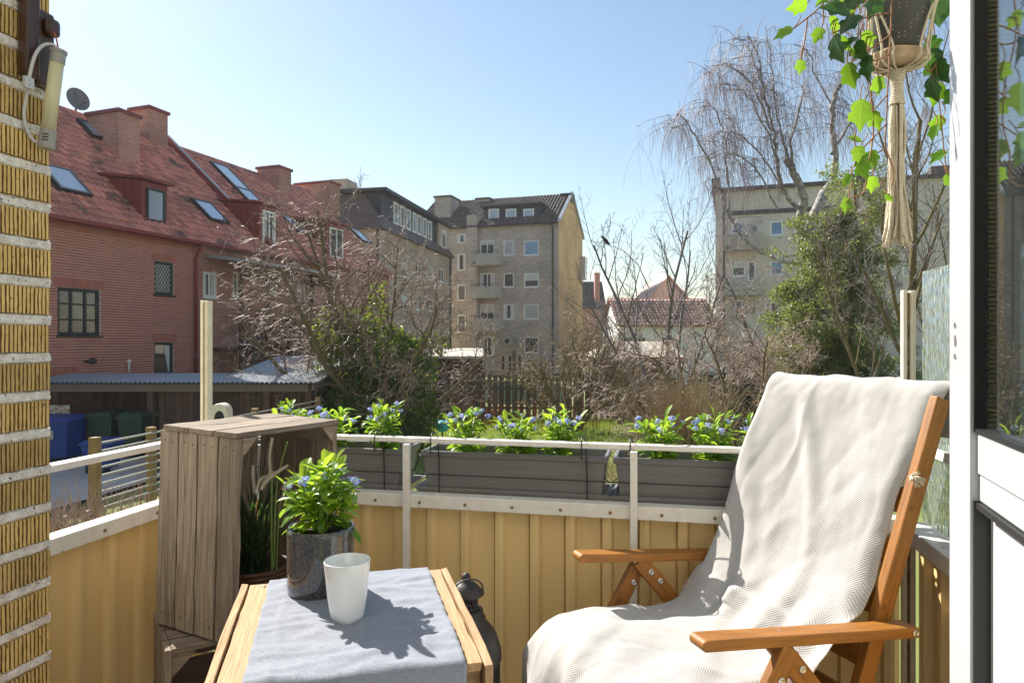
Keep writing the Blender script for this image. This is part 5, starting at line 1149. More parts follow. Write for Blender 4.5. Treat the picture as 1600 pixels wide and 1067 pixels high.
# ------------------------------------------------------------------ three planters hung on the rail
PW, PH, PD = .615, .148, .17; ZB = .712
def planter(x0, label, seed):
    r = empty('planter', bxy(x0, .028, ZB), BA, label, 'planter', 'grey planters hung on the balcony rail'); t = .022; hz = PH
    o = [(t, .012), (PW - t, .012), (PW - t, PD - .02), (t, PD - .02)]; u = [(0, 0), (PW, 0), (PW, PD), (0, PD)]; iu = [(.012, .012), (PW - .012, .012), (PW - .012, PD - .012), (.012, PD - .012)]; ib = [(t + .01, .022), (PW - t - .01, .022), (PW - t - .01, PD - .03), (t + .01, PD - .03)]
    v = [(x, y, 0) for x, y in o] + [(x, y, hz - .02) for x, y in [(p[0] * .97 + q[0] * .03, p[1] * .9 + q[1] * .1) for p, q in zip([(.008, .005), (PW - .008, .005), (PW - .008, PD - .006), (.008, PD - .006)], o)]] + [(x, y, hz - .018) for x, y in u] + [(x, y, hz) for x, y in u] + [(x, y, hz) for x, y in iu] + [(x, y, .02) for x, y in ib]
    f = [(3, 2, 1, 0)]
    for a in range(5):
        for k in range(4): k2 = (k + 1) % 4; f.append((a * 4 + k, a * 4 + k2, a * 4 + 4 + k2, a * 4 + 4 + k))
    f.append((20, 21, 22, 23)); part('box', MB().add(v, f), M['planter'], r, bev=.003)
    part('soil', MB().box(.02, PW - .02, .016, PD - .018, hz - .055, hz - .035), M['soil'], r)
    ty = [(-.004, -.0), (PW + .004, -.0), (PW + .004, PD), (-.004, PD)]; tu = [(-.022, -.004), (PW + .022, -.004), (PW + .022, PD + .012), (-.022, PD + .012)]
    v = [(x * .94 + PW * .03, y, -.012) for x, y in ty] + [(x, y, .030) for x, y in tu] + [(x * .985 + PW * .0075, y * .9 + .008, .030) for x, y in tu] + [(x * .94 + PW * .03, y * .9 + .008, -.006) for x, y in ty]
    f = [(3, 2, 1, 0)]
    for a in range(3):
        for k in range(4): k2 = (k + 1) % 4; f.append((a * 4 + k, a * 4 + k2, a * 4 + 4 + k2, a * 4 + 4 + k))
    f.append((12, 13, 14, 15)); part('drip_tray', MB().add(v, f), M['planter'], r, bev=.003)
    for xx in (.055, PW - .075):
        w_ = .0022; zh = ZT - ZB + .006
        hk = smooth_path([Vector(q) for q in ((xx, -.057, zh - .055), (xx, -.056, zh - .01), (xx, -.045, zh + .006), (xx, -.028, zh + .010), (xx + .004, -.012, zh + .004), (xx + .008, -.004, zh - .03), (xx + .012, -.004, .07), (xx + .012, -.004, .0))], 4)
        part('bracket', MB().tube(hk, w_, 6).tube([(xx + .012, -.004, .0), (xx + .012, PD * .9, -.004)], w_, 6), M['wire'], r, smooth=True)
    part('bracket_wire', MB().tube([(-.03, .03, .078), (-.012, -.003, .072), (PW + .012, -.003, .072), (PW + .03, .03, .078), (PW + .034, PD * .5, .12), (PW + .03, PD * .95, .13)], .0018, 6).tube([(-.03, .03, .078), (-.034, PD * .5, .12), (-.03, PD * .95, .13)], .0018, 6), M['wire'], r, smooth=True)
    return r
def sx_at(px, yl): return sx(px, yl)
pls = ((sx(372, .03), 'grey planter behind the upright crate', 1), (sx(657, .03), 'grey planter in the middle of the balcony rail', 2), (sx(958, .03), 'grey planter nearest the chair', 3))
names = (('leftmost blue flowered plant in the rail planters, just over the crate', 457), ('blue flowered plant just right of the leftmost one, over the crate', 523), ('tall blue flowered plant left of the rail post, right end of its planter', 600),
         ('leftmost blue flowered plant of the middle planter', 729), ('central blue flowered plant of the middle planter', 806), ('rightmost blue flowered plant of the middle planter', 876),
         ('leftmost blue flowered plant of the planter nearest the chair', 1029), ('middle blue flowered plant of the planter nearest the chair', 1113), ('blue flowered plant half hidden by the chair throw', 1190))
for (x0, lab, sd) in pls: planter(x0, lab, sd)
for i, (lab, px) in enumerate(names):
    yl = .028 + PD * .5; q = bxy(sx(px, yl), yl, ZB + PH - .045)
    flower_plant(q, .094 * (1 + .12 * math.sin(i * 2.3)), (.186, .175, .205, .178, .17, .182, .176, .19, .18)[i], 165, 9, lab, 400 + i, 'forget me nots in the rail planters', .92)

# ------------------------------------------------------------------ crates
def plank(L, wd, th, seed, key, rough_=.0012, bow=0.0):
    """length along x, centred; slightly ragged edges"""
    r = random.Random(seed); n = 8; rows = []
    for i in range(n + 1):
        x = -L / 2 + L * i / n; e = rough_; b = bow * math.sin(math.pi * i / n)
        rows.append([(x, -wd / 2 + r.uniform(-e, e) + b, -th / 2), (x, wd / 2 + r.uniform(-e, e) + b, -th / 2), (x, wd / 2 + r.uniform(-e, e) + b, th / 2 + r.uniform(-e, e) * .3), (x, -wd / 2 + r.uniform(-e, e) + b, th / 2 + r.uniform(-e, e) * .3)])
    m = MB()
    for row in rows: m.v.extend(row)
    for i in range(n):
        for k in range(4): k2 = (k + 1) % 4; m.f.append((i * 4 + k, i * 4 + k2, i * 4 + 4 + k2, i * 4 + 4 + k))
    m.f.append((3, 2, 1, 0)); m.f.append((n * 4, n * 4 + 1, n * 4 + 2, n * 4 + 3))
    me = m.mesh('plank'); me.materials.append(M[key]); return me
_pk = [0]
def put(parent, c, lx, wy, L, wd, th, key='oldwood', name='slat', bow=0.0, rg=.0024):
    _pk[0] += 1; lx = Vector(lx).normalized(); wy = Vector(wy).normalized(); nz = lx.cross(wy)
    return part(name, plank(L, wd, th, 500 + _pk[0], key, rg, bow), None, parent, mw=axes(c, lx, wy, nz), bev=.0012)
X_, Y_, Z_ = Vector((1, 0, 0)), Vector((0, 1, 0)), Vector((0, 0, 1))
ca = R(63); uc = empty('wooden_crate', (-.700, 1.721, .449), ca, 'upright weathered wooden crate holding the grass plant, left of the table', 'crate')
uc.rotation_euler = (Matrix.Rotation(R(1.4), 4, 'Y') @ Matrix.Rotation(ca, 4, 'Z')).to_euler()
w_, d_, h_, t_ = .365, .305, .525, .014
for i in range(4):
    y = d_ * (i + .5) / 4; wd = d_ / 4 - .0075 + (.003 if i % 2 else 0)
    put(uc, (t_ / 2, y, h_ / 2), Z_, Y_, h_, wd, t_); put(uc, (w_ - t_ / 2, y, h_ / 2), Z_, Y_, h_, wd, t_)
for i, (y, wd) in enumerate(((.044, .082), (.137, .088), (.236, .098))): put(uc, (w_ / 2, y, h_ + t_ / 2 + .001), X_, Y_, w_ + .012, wd, t_)
for i in range(3): put(uc, (w_ / 2, d_ * (i + .5) / 3, t_ / 2 + .001), X_, Y_, w_ - 2 * t_ - .004, d_ / 3 - .008, t_)
for i in range(5):
    x = t_ + .006 + (w_ - 2 * t_ - .012) * (i + .5) / 5; put(uc, (x, d_ + t_ / 2, h_ / 2), Z_, X_, h_, (w_ - 2 * t_) / 5 - .006, t_)
nail = MB().lathe([(.0022, 0), (.0020, .0008), (0, .0011)], 7).mesh('nail'); nail.materials.append(M['lantern'])
for i in range(4):
    for (dy, zz) in ((.018, .03), (.05, .034), (.02, h_ - .03), (.052, h_ - .026)):
        part('nail', nail, None, uc, mw=axes((-.0004, d_ * i / 4 + dy, zz), Y_, Z_, Vector((-1, 0, 0))))
for (cx, sx_, cz, sz) in ((t_, 1, h_, -1), (w_ - t_, -1, h_, -1), (t_, 1, t_ + .003, 1), (w_ - t_, -1, t_ + .003, 1)):
    part('corner_block', MB().prism([(cx + sx_ * .0008, .004, cz + sz * .0008), (cx + sx_ * .05, .004, cz + sz * .0008), (cx + sx_ * .0008, .004, cz + sz * .05)], (0, 0, 0), (0, d_ - .01, 0)), M['oldwood'], uc)
la = R(33); lc = empty('wooden_crate', (-.866, 1.706, 0), la, 'lower dark wooden crate carrying the upright crate', 'crate')
w2, d2, h2 = .50, .30, .447
for i in range(4):
    z = h2 * (i + .5) / 4
    for (xx) in (t_ / 2, w2 - t_ / 2): put(lc, (xx, d2 * (i + .5) / 4, h2 / 2), Z_, Y_, h2 - .004, d2 / 4 - .008, t_)
for i in range(4): put(lc, (w2 / 2, d2 * (i + .5) / 4, h2 - t_ / 2 - .0015), X_, Y_, w2 - 2 * t_ - .003, d2 / 4 - .01, t_)
for i in range(3): put(lc, (w2 / 2, d2 - t_ / 2, h2 * (i + .5) / 3), X_, Z_, w2 - 2 * t_ - .003, h2 / 3 - .012, t_)
put(lc, (w2 / 2, t_ / 2, h2 * .5 - .02), X_, Z_, w2 - 2 * t_ - .003, .15, t_); put(lc, (w2 / 2, t_ / 2, .1), X_, Z_, w2 - 2 * t_ - .003, .13, t_)
for (cx, sx_) in ((t_, 1), (w2 - t_, -1)): part('corner_block', MB().prism([(cx + sx_ * .001, .016, h2 - .02), (cx + sx_ * .06, .016, h2 - .02), (cx + sx_ * .001, .016, h2 - .08)], (0, 0, 0), (0, d2 - .05, 0)), M['oldwood'], lc)
# table made of an upended crate
TA = R(14.5); TX, TY, TZ = .395, .455, .72
tcn = Vector((-.293, 1.237, 0)); tu, tv = Vector((math.cos(TA), math.sin(TA), 0)), Vector((-math.sin(TA), math.cos(TA), 0))
to = tcn - tu * TX / 2 - tv * TY / 2
tt = empty('crate_table', to, TA, 'small table made of an upended pale wooden crate', 'table')
for i in range(4): put(tt, (TX * (i + .5) / 4, TY / 2, TZ - .008), Y_, X_, TY - .004, TX / 4 - .003, .014, 'tablewood')
for i in range(6):
    z = TZ - .057 - i * .116
    put(tt, (-.0085, TY / 2, z + (.010 if i == 0 else 0)), Y_, Z_, TY, .095, .013, 'tablewood', bow=.006 if i == 0 else 0); put(tt, (TX + .0085, TY / 2, z + .006), Y_, Z_, TY + .01, .098, .013, 'tablewood', bow=.004)
for i in range(3):
    for y in (.02, TY - .02): put(tt, (TX / 2, y, .12 + i * .22), X_, Z_, TX - .02, .2, .014, 'tablewood')
for x in (.012, TX - .012):
    for y in (.036, TY - .036): part('corner_post', MB().box(x - .012, x + .012, y - .012, y + .012, 0, TZ - .017), M['tablewood'], tt)
for (x, y) in ((.03, .02), (TX - .03, .02), (.03, TY - .02), (TX - .03, TY - .02)): part('nail', MB().lathe([(.004, 0), (.003, .0015), (0, .002)], 8, (x, y, TZ - .0008)), M['steel'], tt)
# linen runner with hanging front
nu, nv = 60, 110; rows = []; uvs = []; x0, x1 = .040, TX - .028
for j in range(nv + 1):
    s = -.03 + (.03 + TY + .16) * j / nv; row = []            # s: 0 at the far edge
    for i in range(nu + 1):
        u = i / nu; x = x0 + (x1 - x0) * u
        wr = .0042 * noise.noise((x * 7, s * 30, 1)) + .0022 * noise.noise((x * 26 + s * 9, s * 48, 5)) + .0014 * math.exp(-((u - .52) / .025) ** 2) + .0018 * math.exp(-((s - .19) / .007) ** 2)
        wr += .0030 * (1 - abs(noise.noise((x * 5 + s * 3, s * 15, 11)))) ** 9 + .0022 * (1 - abs(noise.noise((x * 13, s * 6 - x * 8, 15)))) ** 10
        z = TZ + .0042 + max(wr, -.0022) + .001
        y = TY - s
        if s < 0: y = TY + .004; z = TZ + .003 + s
        rad = .008
        if s > TY - rad:
            a = min((s - (TY - rad)) / rad, math.pi / 2); y = rad - rad * math.sin(a) - .002; z = TZ + .0042 - rad * (1 - math.cos(a))
            if s > TY - rad + rad * math.pi / 2: ex = s - (TY - rad + rad * math.pi / 2); z -= ex; y -= .004 * math.sin(u * 9 + 1) * min(1, ex * 12) + .003
        x += .0016 * noise.noise((s * 14, u * 3, 9)) + (.002 * noise.noise((s * 40, 3, u * 2)))
        row.append((x, y, z)); uvs.append((x, s))
    rows.append(row)
m = MB().grid(rows); me = m.mesh('table_runner'); set_uv(me, uvs)
o = part('table_runner', me, M['linen'], None, smooth=True, mw=Matrix.Translation(to) @ Matrix.Rotation(TA, 4, 'Z')); sm = o.modifiers.new('th', 'SOLIDIFY'); sm.thickness = .0014; sm.offset = -1
tag(o, 'grey blue linen runner spread over the crate table', 'table runner')
ZTC = TZ + .0052
# mug: round mouth, rounded square foot
def sqf(z, t):
    k = max(0, min(1, 1 - z / .075)); c, s = abs(math.cos(t + .6)), abs(math.sin(t + .6)); sq = 1 / max((c ** 5 + s ** 5) ** (1 / 5), 1e-3); return 1 + (sq - 1) * k * .75
prof = [(.0, .001), (.018, .0005), (.0235, .003), (.026, .012), (.0318, .04), (.0375, .075), (.0402, .1), (.0407, .106), (.0400, .1078), (.0388, .1070), (.0385, .103), (.036, .075), (.030, .04), (.024, .014), (.018, .008), (0, .007)]
mg = part('mug', MB().lathe(prof, 48, sq=sqf), M['mug'], None, smooth=True); mg.location = (-.293, 1.203 + .01, ZTC); tag(mg, 'white glazed handleless mug on the table runner', 'mug')
# glazed pot and its plant
pc = Vector((-.381, 1.362, ZTC))
pt = part('plant_pot', MB().lathe([(0, 0), (.060, 0), (.064, .004), (.0655, .02), (.0655, .120), (.0645, .127), (.0625, .1285), (.061, .126), (.0605, .112), (0, .108)], 48), M['pot'], None, smooth=True, bev=0); pt.location = pc
tag(pt, 'speckled dark grey glazed cylinder pot on the table', 'plant pot'); 
so_ = part('soil', MB().lathe([(0, .1085), (.0600, .1085), (.0598, .1125), (0, .116)], 24), M['soil'], pt, smooth=True)
flower_plant(pc + Vector((0, 0, .112)), .090, .142, 210, 8, 'fresh green blue flowered plant in the dark glazed pot on the table', 450, None, 1.02)

# ------------------------------------------------------------------ grass plant in a basket inside the crate
gc = Vector((-.700, 1.721, 0)) + Vector((math.cos(ca), math.sin(ca), 0)) * .185 + Vector((-math.sin(ca), math.cos(ca), 0)) * .135
bk_ = empty('wicker_basket', (gc.x, gc.y, .466), 0, 'brown wicker basket standing inside the upright crate', 'basket')
part('liner', MB().lathe([(0, .002), (.075, .002), (.092, .12), (.088, .12), (.07, .1), (0, .1)], 24), M['basket'], bk_, smooth=True)
for i in range(9):
    zz = .008 + i * .0135; rad = .078 + .0165 * i / 8; pts = [(rad * math.cos(t) + .0025 * math.cos(9 * t + i * math.pi) * math.cos(t), rad * math.sin(t) + .0025 * math.cos(9 * t + i * math.pi) * math.sin(t), zz) for t in [2 * math.pi * k / 54 for k in range(55)]]
    part('strand', MB().tube(pts, .0064, 6), M['basket'], bk_, smooth=True)
gp_ = empty('grass_plant', (gc.x, gc.y, .566), 0, 'dark grass plant with cream bottlebrush spikes inside the crate', 'plant'); r_ = random.Random(61)
for i in range(120):
    a = r_.uniform(0, 6.283); ln = r_.uniform(.18, .42); le = r_.uniform(.05, .5); d = Vector((math.cos(a) * le, math.sin(a) * le, 1)).normalized(); p = Vector((r_.uniform(-.03, .03), r_.uniform(-.03, .03), 0)); rows = []; w_ = r_.uniform(.0022, .0042); sd = Vector((-math.sin(a), math.cos(a), 0))
    for s in range(8):
        t = s / 7; ww = w_ * (1 - t ** 2) + .0002; rows.append([p - sd * ww, p + sd * ww]); d = (d + Vector((math.cos(a), math.sin(a), -.55)) * .10 * (.4 + le * 1.8)).normalized(); p = p + d * ln / 7
        q = math.hypot(p.x, p.y)
        if q > .125: p.x *= .125 / q; p.y *= .125 / q
    part('blade', MB().grid(rows), M['grass_dark'], gp_, smooth=True)
def cat_(pts, R0=.0085):
    sp = smooth_path([Vector(p) for p in pts], 8); m = MB(); m.tube(sp, .0025, 5); r = random.Random(len(sp))
    for q, p in enumerate(sp):
        d = (sp[min(q + 1, len(sp) - 1)] - sp[max(q - 1, 0)]).normalized(); a = d.orthogonal().normalized(); b = d.cross(a); k_ = 16
        for k in range(k_):
            t = 2 * math.pi * (k + .5 * (q % 2)) / k_; e = a * math.cos(t) + b * math.sin(t); rr_ = R0 * (1 - .5 * (q / len(sp)) ** 3) * r.uniform(.8, 1.1)
            m.add([p + d * .001, p - d * .001, p + e * rr_ + d * .002], [(0, 1, 2)])
    return m
def gl(px, py, d): return W(px, py, d) - Vector((gc.x, gc.y, .566))
part('flower_spike', cat_([gl(423, 742, 1.80), gl(421, 715, 1.80), gl(425, 685, 1.80)], .0095), M['catkin'], gp_)
part('flower_spike', cat_([gl(428, 742, 1.80), gl(408, 748, 1.79), gl(399, 770, 1.78)]), M['catkin'], gp_)
part('flower_spike', cat_([gl(398, 768, 1.80), gl(395, 745, 1.79), gl(395, 728, 1.78)], .007), M['catkin'], gp_)
part('flower_spike', cat_([gl(428, 740, 1.80), gl(415, 752, 1.78), gl(408, 764, 1.77)]), M['catkin'], gp_)
part('flower_spike', cat_([gl(428, 740, 1.80), gl(440, 733, 1.80), gl(449, 727, 1.80)], .006), M['catkin'], gp_)
part('flower_spike', cat_([gl(443, 766, 1.76), gl(452, 752, 1.76), gl(470, 742, 1.76), gl(482, 738, 1.76)], .0085), M['catkin'], gp_)
part('stalk', MB().tube(smooth_path([gl(425, 890, 1.86), gl(424, 800, 1.82), gl(425, 742, 1.80)], 5), .003, 5).tube(smooth_path([gl(432, 890, 1.86), gl(436, 800, 1.80), gl(444, 766, 1.76)], 5), .0022, 5).tube(smooth_path([gl(428, 885, 1.86), gl(432, 760, 1.82), gl(449, 690, 1.80)], 5), [.003] * 5 + [.002] * 6, 5), M['stem'], gp_)

# ------------------------------------------------------------------ iron lantern behind the table
ln_ = empty('lantern', (-.118, 1.76, 0), R(20), 'black iron lantern with domed top standing behind the table', 'lantern')
hexa_ = 6
part('dome', MB().lathe([(.088, .400), (.092, .405), (.090, .43), (.078, .468), (.060, .492), (.050, .500), (.050, .512), (.044, .516), (.044, .530), (.034, .534)], 24), M['lantern'], ln_, smooth=True)
col = MB(); n = 20
for i in range(n):
    t0 = 2 * math.pi * i / n
    for s in (1, -1):
        pts = [(.029 * math.cos(t0 + s * u * .5), .029 * math.sin(t0 + s * u * .5), .534 + .034 * u) for u in (0, .33, .66, 1)]; col.tube(pts, .0017, 5)
part('collar', col.tube([(.03 * math.cos(t), .03 * math.sin(t), .537) for t in [2 * math.pi * k / 24 for k in range(25)]], .003, 6).tube([(.03 * math.cos(t), .03 * math.sin(t), .566) for t in [2 * math.pi * k / 24 for k in range(25)]], .003, 6), M['lantern'], ln_, smooth=True)
part('cap', MB().lathe([(.026, .566), (.046, .570), (.047, .574), (.030, .592), (.022, .600), (.010, .604), (.012, .614), (.008, .622), (0, .626)], 24), M['lantern'], ln_, smooth=True)
hp = [Vector((.042 * math.cos(t) , -.01 - .03 * math.sin(t) * .6, .575 + .042 * math.sin(t))) for t in [math.pi * k / 12 for k in range(13)]]
part('handle', MB().tube(hp, .0022, 6), M['lantern'], ln_, smooth=True)
bd_ = MB()
for i in range(6):
    t0 = math.pi * i / 3; c = Vector((.084 * math.cos(t0), .084 * math.sin(t0), 0)); bd_.bar(c + Z_ * .03, c + Z_ * .41, .012, .012)
part('frame', bd_.lathe([(.0, .02), (.1, .02), (.1, .035), (0, .04)], 6), M['lantern'], ln_)
fil = MB()
for i in range(6):
    for s in range(8):
        t0 = math.pi * i / 3 + (s + .5) / 8 * math.pi / 3; c = Vector((.076 * math.cos(t0), .076 * math.sin(t0), .375)); pts = [c + Vector((-math.sin(t0) * .006 * math.cos(k), math.cos(t0) * .006 * math.cos(k), .016 * math.sin(k))) for k in [2 * math.pi * q / 10 for q in range(11)]]; fil.tube(pts, .0013, 4)
part('filigree', fil, M['lantern'], ln_)
gl_ = MB()
for i in range(6):
    t0, t1 = math.pi * i / 3, math.pi * (i + 1) / 3; a, b = Vector((.076 * math.cos(t0), .076 * math.sin(t0), 0)), Vector((.076 * math.cos(t1), .076 * math.sin(t1), 0)); gl_.bar((a + b) / 2 + Z_ * .05, (a + b) / 2 + Z_ * .35, .074, .002, tuple((a + b).normalized()))
part('glass', gl_, glass_mat('lantern_glass', (.8, .8, .8)), ln_)
# ================================================================== the reclining chair and its throw
CN = Vector((.364, 1.30, 0)); CB = Vector((.945, .326, 0)).normalized(); CAx = Vector((-CB.y, CB.x, 0)); cang = math.atan2(CB.y, CB.x)
ch = empty('folding_chair', CN, cang, 'oiled wood reclining chair with flat arms at the right', 'chair')
def arm(c0, c1):
    m = MB(); n = 10; pr = []; th, L = .0235, .556
    for k in range(n + 1): t = math.pi / 2 + math.pi * k / n; pr.append((-0.0 + th / 2 * math.cos(t) + th / 2, th / 2 * math.sin(t)))
    for k in range(n + 1): t = -math.pi / 2 + math.pi * k / n; pr.append((L - th / 2 + th / 2 * math.cos(t), th / 2 * math.sin(t)))
    m.prism([(x, c0, z) for x, z in pr], (0, 0, 0), (0, c1 - c0, 0)); return m
ZA = ZC - .57 - .012
for (c0, c1) in ((0, .048), (.560, .608)):
    part('armrest', arm(c0, c1), M['chairwood'], ch, bev=.003, mw=Matrix.Translation((0, 0, ZA)) @ Matrix.Rotation(R(5.1), 4, 'Y'))
def stick(a, b, wd, th, name='leg', c=None):
    """board from a to b in the chair's (b,c,z) space; width lies in the side plane"""
    a, b = Vector(a), Vector(b); d = (b - a); L = d.length; d.normalize(); y = Vector((0, 1, 0)); x = d; wv = y.cross(x).normalized()
    return part(name, MB().box(-L / 2, L / 2, -wd / 2, wd / 2, -th / 2, th / 2), M['chairwood'], ch, bev=.003, mw=axes((a + b) / 2, x, wv, x.cross(wv)))
for s, (ci, co) in enumerate(((.050, .030), (.558, .578))):
    # back rail, inside the arm
    stick((.685, ci + (.012 if s == 0 else -.012), 1.088), (.352, ci + (.012 if s == 0 else -.012), .20), .042, .024, 'back_rail')
    # seat rail
    stick((-.10, ci + (.047 if s == 0 else -.047), .415), (.47, ci + (.047 if s == 0 else -.047), .375), .05, .022, 'seat_rail')
    # A shaped legs under the arm
    stick((.188, co, .612), (.70, co, .012), .044, .021); stick((.208, co - .022 if s == 0 else co + .022, .606), (-.15, co - .022 if s == 0 else co + .022, .012), .044, .021)
    part('arm_hinge', MB().box(.175, .205, co - .004, co + .004, .600, .632), M['steel'], ch)
    for (bx_, zz, side) in ((.222, .576, -1), (.252, .548, -1), (.180, .545, -1)):
        yy = co - (.0105 if not (bx_ == .180) else .0325) if s == 0 else co - (.0105 if bx_ != .180 else -.0115)
        part('bolt', MB().lathe([(.0085, 0), (.0085, .0022), (.006, .0035), (.004, .003), (.003, .0015), (0, .0015)], 14), M['steel'], ch, mw=axes((bx_, yy, zz), X_, Z_, Vector((0, -1, 0))))
part('bolt', MB().lathe([(.0085, 0), (.0085, .0022), (.006, .0035), (.004, .003), (.003, .0015), (0, .0015)], 14), M['steel'], ch, mw=axes((.538, 0, ZA - .0475), X_, Z_, Vector((0, -1, 0))))
for i in range(7):
    t = i / 6; b_ = .690 - .247 * t; z_ = 1.075 - .66 * t
    part('back_slat', MB().box(-.011, .011, .078, .530, -.03, .03), M['chairwood'], ch, bev=.002, mw=Matrix.Translation((b_ - .012, 0, z_)) @ Matrix.Rotation(R(19.5), 4, 'Y'))
for i in range(6):
    b_ = -.085 + i * .09; part('seat_slat', MB().box(b_ - .035, b_ + .035, .10, .508, .463 - .0085 * i, .475 - .0085 * i), M['chairwood'], ch, bev=.002)
# throw
prof = [(.712, .985), (.710, 1.02), (.700, 1.06), (.665, 1.118), (.625, 1.128), (.590, 1.105), (.555, 1.03), (.505, .92), (.455, .80), (.405, .68), (.352, .575), (.322, .53), (.285, .503), (.20, .497), (.08, .506), (-.035, .512), (-.100, .500), (-.142, .462), (-.160, .39), (-.168, .28), (-.172, .16)]
pv = [Vector((p[0], 0, p[1])) for p in prof]; SP = smooth_path(pv, 9); nv = len(SP)
acc = [0.2245]
for i in range(1, nv): acc.append(acc[-1] + (SP[i] - SP[i - 1]).length)
def dist_to(zb): pass
nu = 84; rows = []; uvs = []
for j in range(nv):
    t = acc[j] / acc[-1]; p = SP[j]; tg = (SP[min(j + 1, nv - 1)] - SP[max(j - 1, 0)]).normalized(); nrm = Vector((tg.z, 0, -tg.x));  nrm = -nrm if nrm.dot(Vector((-.6, 0, .8))) < 0 else nrm
    row = []; s = acc[j]
    front = 1 if .36 < s < 1.02 else 0
    # edges: near edge slips off the rail towards the middle of the back, far edge wanders
    near = .052 + .040 * math.exp(-((s - .78) / .22) ** 2) - .004 - (.030 * max(0, 1 - s / .5)) + .006 * noise.noise((s * 7, 2, 1)) + (.012 if s > 1.1 else 0)
    far = .556 + .010 * noise.noise((s * 5, 8, 1)) + (.02 if s > 1.1 else 0)
    for i in range(nu + 1):
        u = i / nu; c = near + (far - near) * u
        sag = 0
        if .40 < s < 1.0: sag = -.020 * math.sin(math.pi * u) * math.sin(math.pi * (s - .40) / .6) ** .7    # hollow between the rails
        if s > 1.03: sag = .012 * math.sin(math.pi * u)
        wr = .0075 * noise.noise((c * 7, s * 4.5, 2)) + .0045 * noise.noise((c * 16 + s * 5, s * 7, 5)) + .0016 * noise.noise((c * 40, s * 40, 7))
        wr += .0038 * (1 - abs(noise.noise((c * 5.5 + s * 1.6, s * 3.2 - c * 2.0, 21)))) ** 9 - .0028 * (1 - abs(noise.noise((c * 8 - s * 2.6, s * 4.0, 33)))) ** 8
        if s < .42: wr *= .35 + .65 * max(0, (s - .30)) / .12 if s > .30 else .35
        # long slanting folds on the back, bunching at the crease and on the seat
        if .42 < s < 1.08: wr += .011 * max(0, math.sin((c * 1.0 + (s - .4) * .33) * 34 + 1.5 * noise.noise((s * 3, c * 3, 0)))) ** 3 * math.exp(-((u - .62) / .33) ** 2) * min(1, (s - .42) * 6)
        if s > .95: wr += .0085 * math.exp(-((s - 1.06) / .07) ** 2) * math.sin(c * 55 + 3 * noise.noise((c * 6, 1, 2)))
        if s > 1.1: wr += .0085 * max(0, math.sin(c * 21 + s * 17 + 2 * noise.noise((c * 5, s * 5, 3)))) ** 2 * min(1, (s - 1.1) * 6)
        if s > 1.52: wr += .014 * math.sin(c * 30 + 1.0) * min(1, (s - 1.52) * 5)
        q = Vector((p.x + .078 * (1 - u) * min(1, max(0, (1.12 - s) * 5)), c, p.z)) + nrm * (wr + sag)
        if u < .07 and .2 < s < 1.0: q += Vector((.020, -.002, -.004)) * (1 - u / .07) ** 2               # near edge curls back round the rail
        if u > .93 and .4 < s < 1.02: q += Vector((.026, .004, 0)) * ((u - .93) / .07) ** 2
        if u > .9 and s > 1.1: q.z -= .035 * ((u - .9) / .1) ** 2
        if u < .06 and s > 1.1: q.z -= .02 * (1 - u / .06) ** 2
        row.append(q); uvs.append((c * 1.0 + .01 * noise.noise((s * 3, c * 2, 1)), s))
    rows.append(row)
m = MB().grid(rows); me = m.mesh('throw'); set_uv(me, uvs)
th = part('throw_blanket', me, M['blanket'], None, smooth=True, mw=Matrix.Translation(CN) @ Matrix.Rotation(cang, 4, 'Z'))
sm = th.modifiers.new('th', 'SOLIDIFY'); sm.thickness = .003; sm.offset = -1
sb = th.modifiers.new('sub', 'SUBSURF'); sb.levels = 1; sb.render_levels = 1
tag(th, 'cream herringbone throw draped over the chair back and seat', 'throw')
# tassel on the near edge and a fringe at the front
def cl_(b, c, z): return CN + CB * b + CAx * c + Vector((0, 0, z))
def chp(px, py, c):
    k = (px - 800) / F; o = CN + CAx * c; b = (k * o.y - o.x) / (CB.x - k * CB.y); q = o + CB * b; return Vector((q.x, q.y, ZC - (py - 533.5) / F * q.y))
ta = MB(); r_ = random.Random(8); c0 = chp(1426, 745, .045)
for i in range(26):
    d = Vector((r_.gauss(.3, .6), r_.gauss(-.8, .3), r_.gauss(-.25, .55))).normalized(); ta.tube([c0 + Vector((0, .01, 0)), c0 + d * .012, c0 + d * r_.uniform(.02, .027) + Vector((0, 0, -.004))], [.0014, .0018, .0012], 4)
part('tassel', ta, M['rope'], th, smooth=True).matrix_parent_inverse = th.matrix_basis.inverted()

# ================================================================== hanging ivy in its macrame hanger
HD = 1.25; hc = W(1402, 0, HD); hx, hy = hc.x, hc.y
zb = W(0, 84, HD).z                                   # underside of the pot
po = part('hanging_pot', MB().lathe([(0, 0), (.034, 0), (.038, .004), (.052, .075), (.060, .125), (.058, .127), (.050, .08), (.036, .012), (0, .01)], 32), M['ivypot'], None, smooth=True)
po.location = (hx, hy, zb); tag(po, 'dark dotted plant pot hung in the macrame', 'plant pot')
dots = MB(); 
for k in range(28):
    for zi in range(16):
        zz = .008 + zi * .0068; ph = (k % 4); 
        if (zi + (k % 4 if (k // 4) % 2 == 0 else 3 - k % 4) * 2) % 7 > 1: continue
        t = 2 * math.pi * k / 28; rad = .0385 + (.060 - .0385) * (zz / .125) - .0018; dots.lathe([(0, -.0012), (.0017, 0), (0, .0017)], 5, (rad * math.cos(t) * 1.035, rad * math.sin(t) * 1.035, zz))
part('dots', dots, M['bead'], po, kind='stuff')
ws = part('wood_slice', MB().lathe([(0, -.026), (.036, -.026), (.043, -.020), (.046, -.004), (.044, 0), (0, 0)], 28, sq=lambda z, t: 1 + .05 * math.sin(2 * t + 1) + .03 * math.sin(5 * t)), M['slice'], None, smooth=False, bev=.002); ws.location = (hx, hy, zb - .0012)
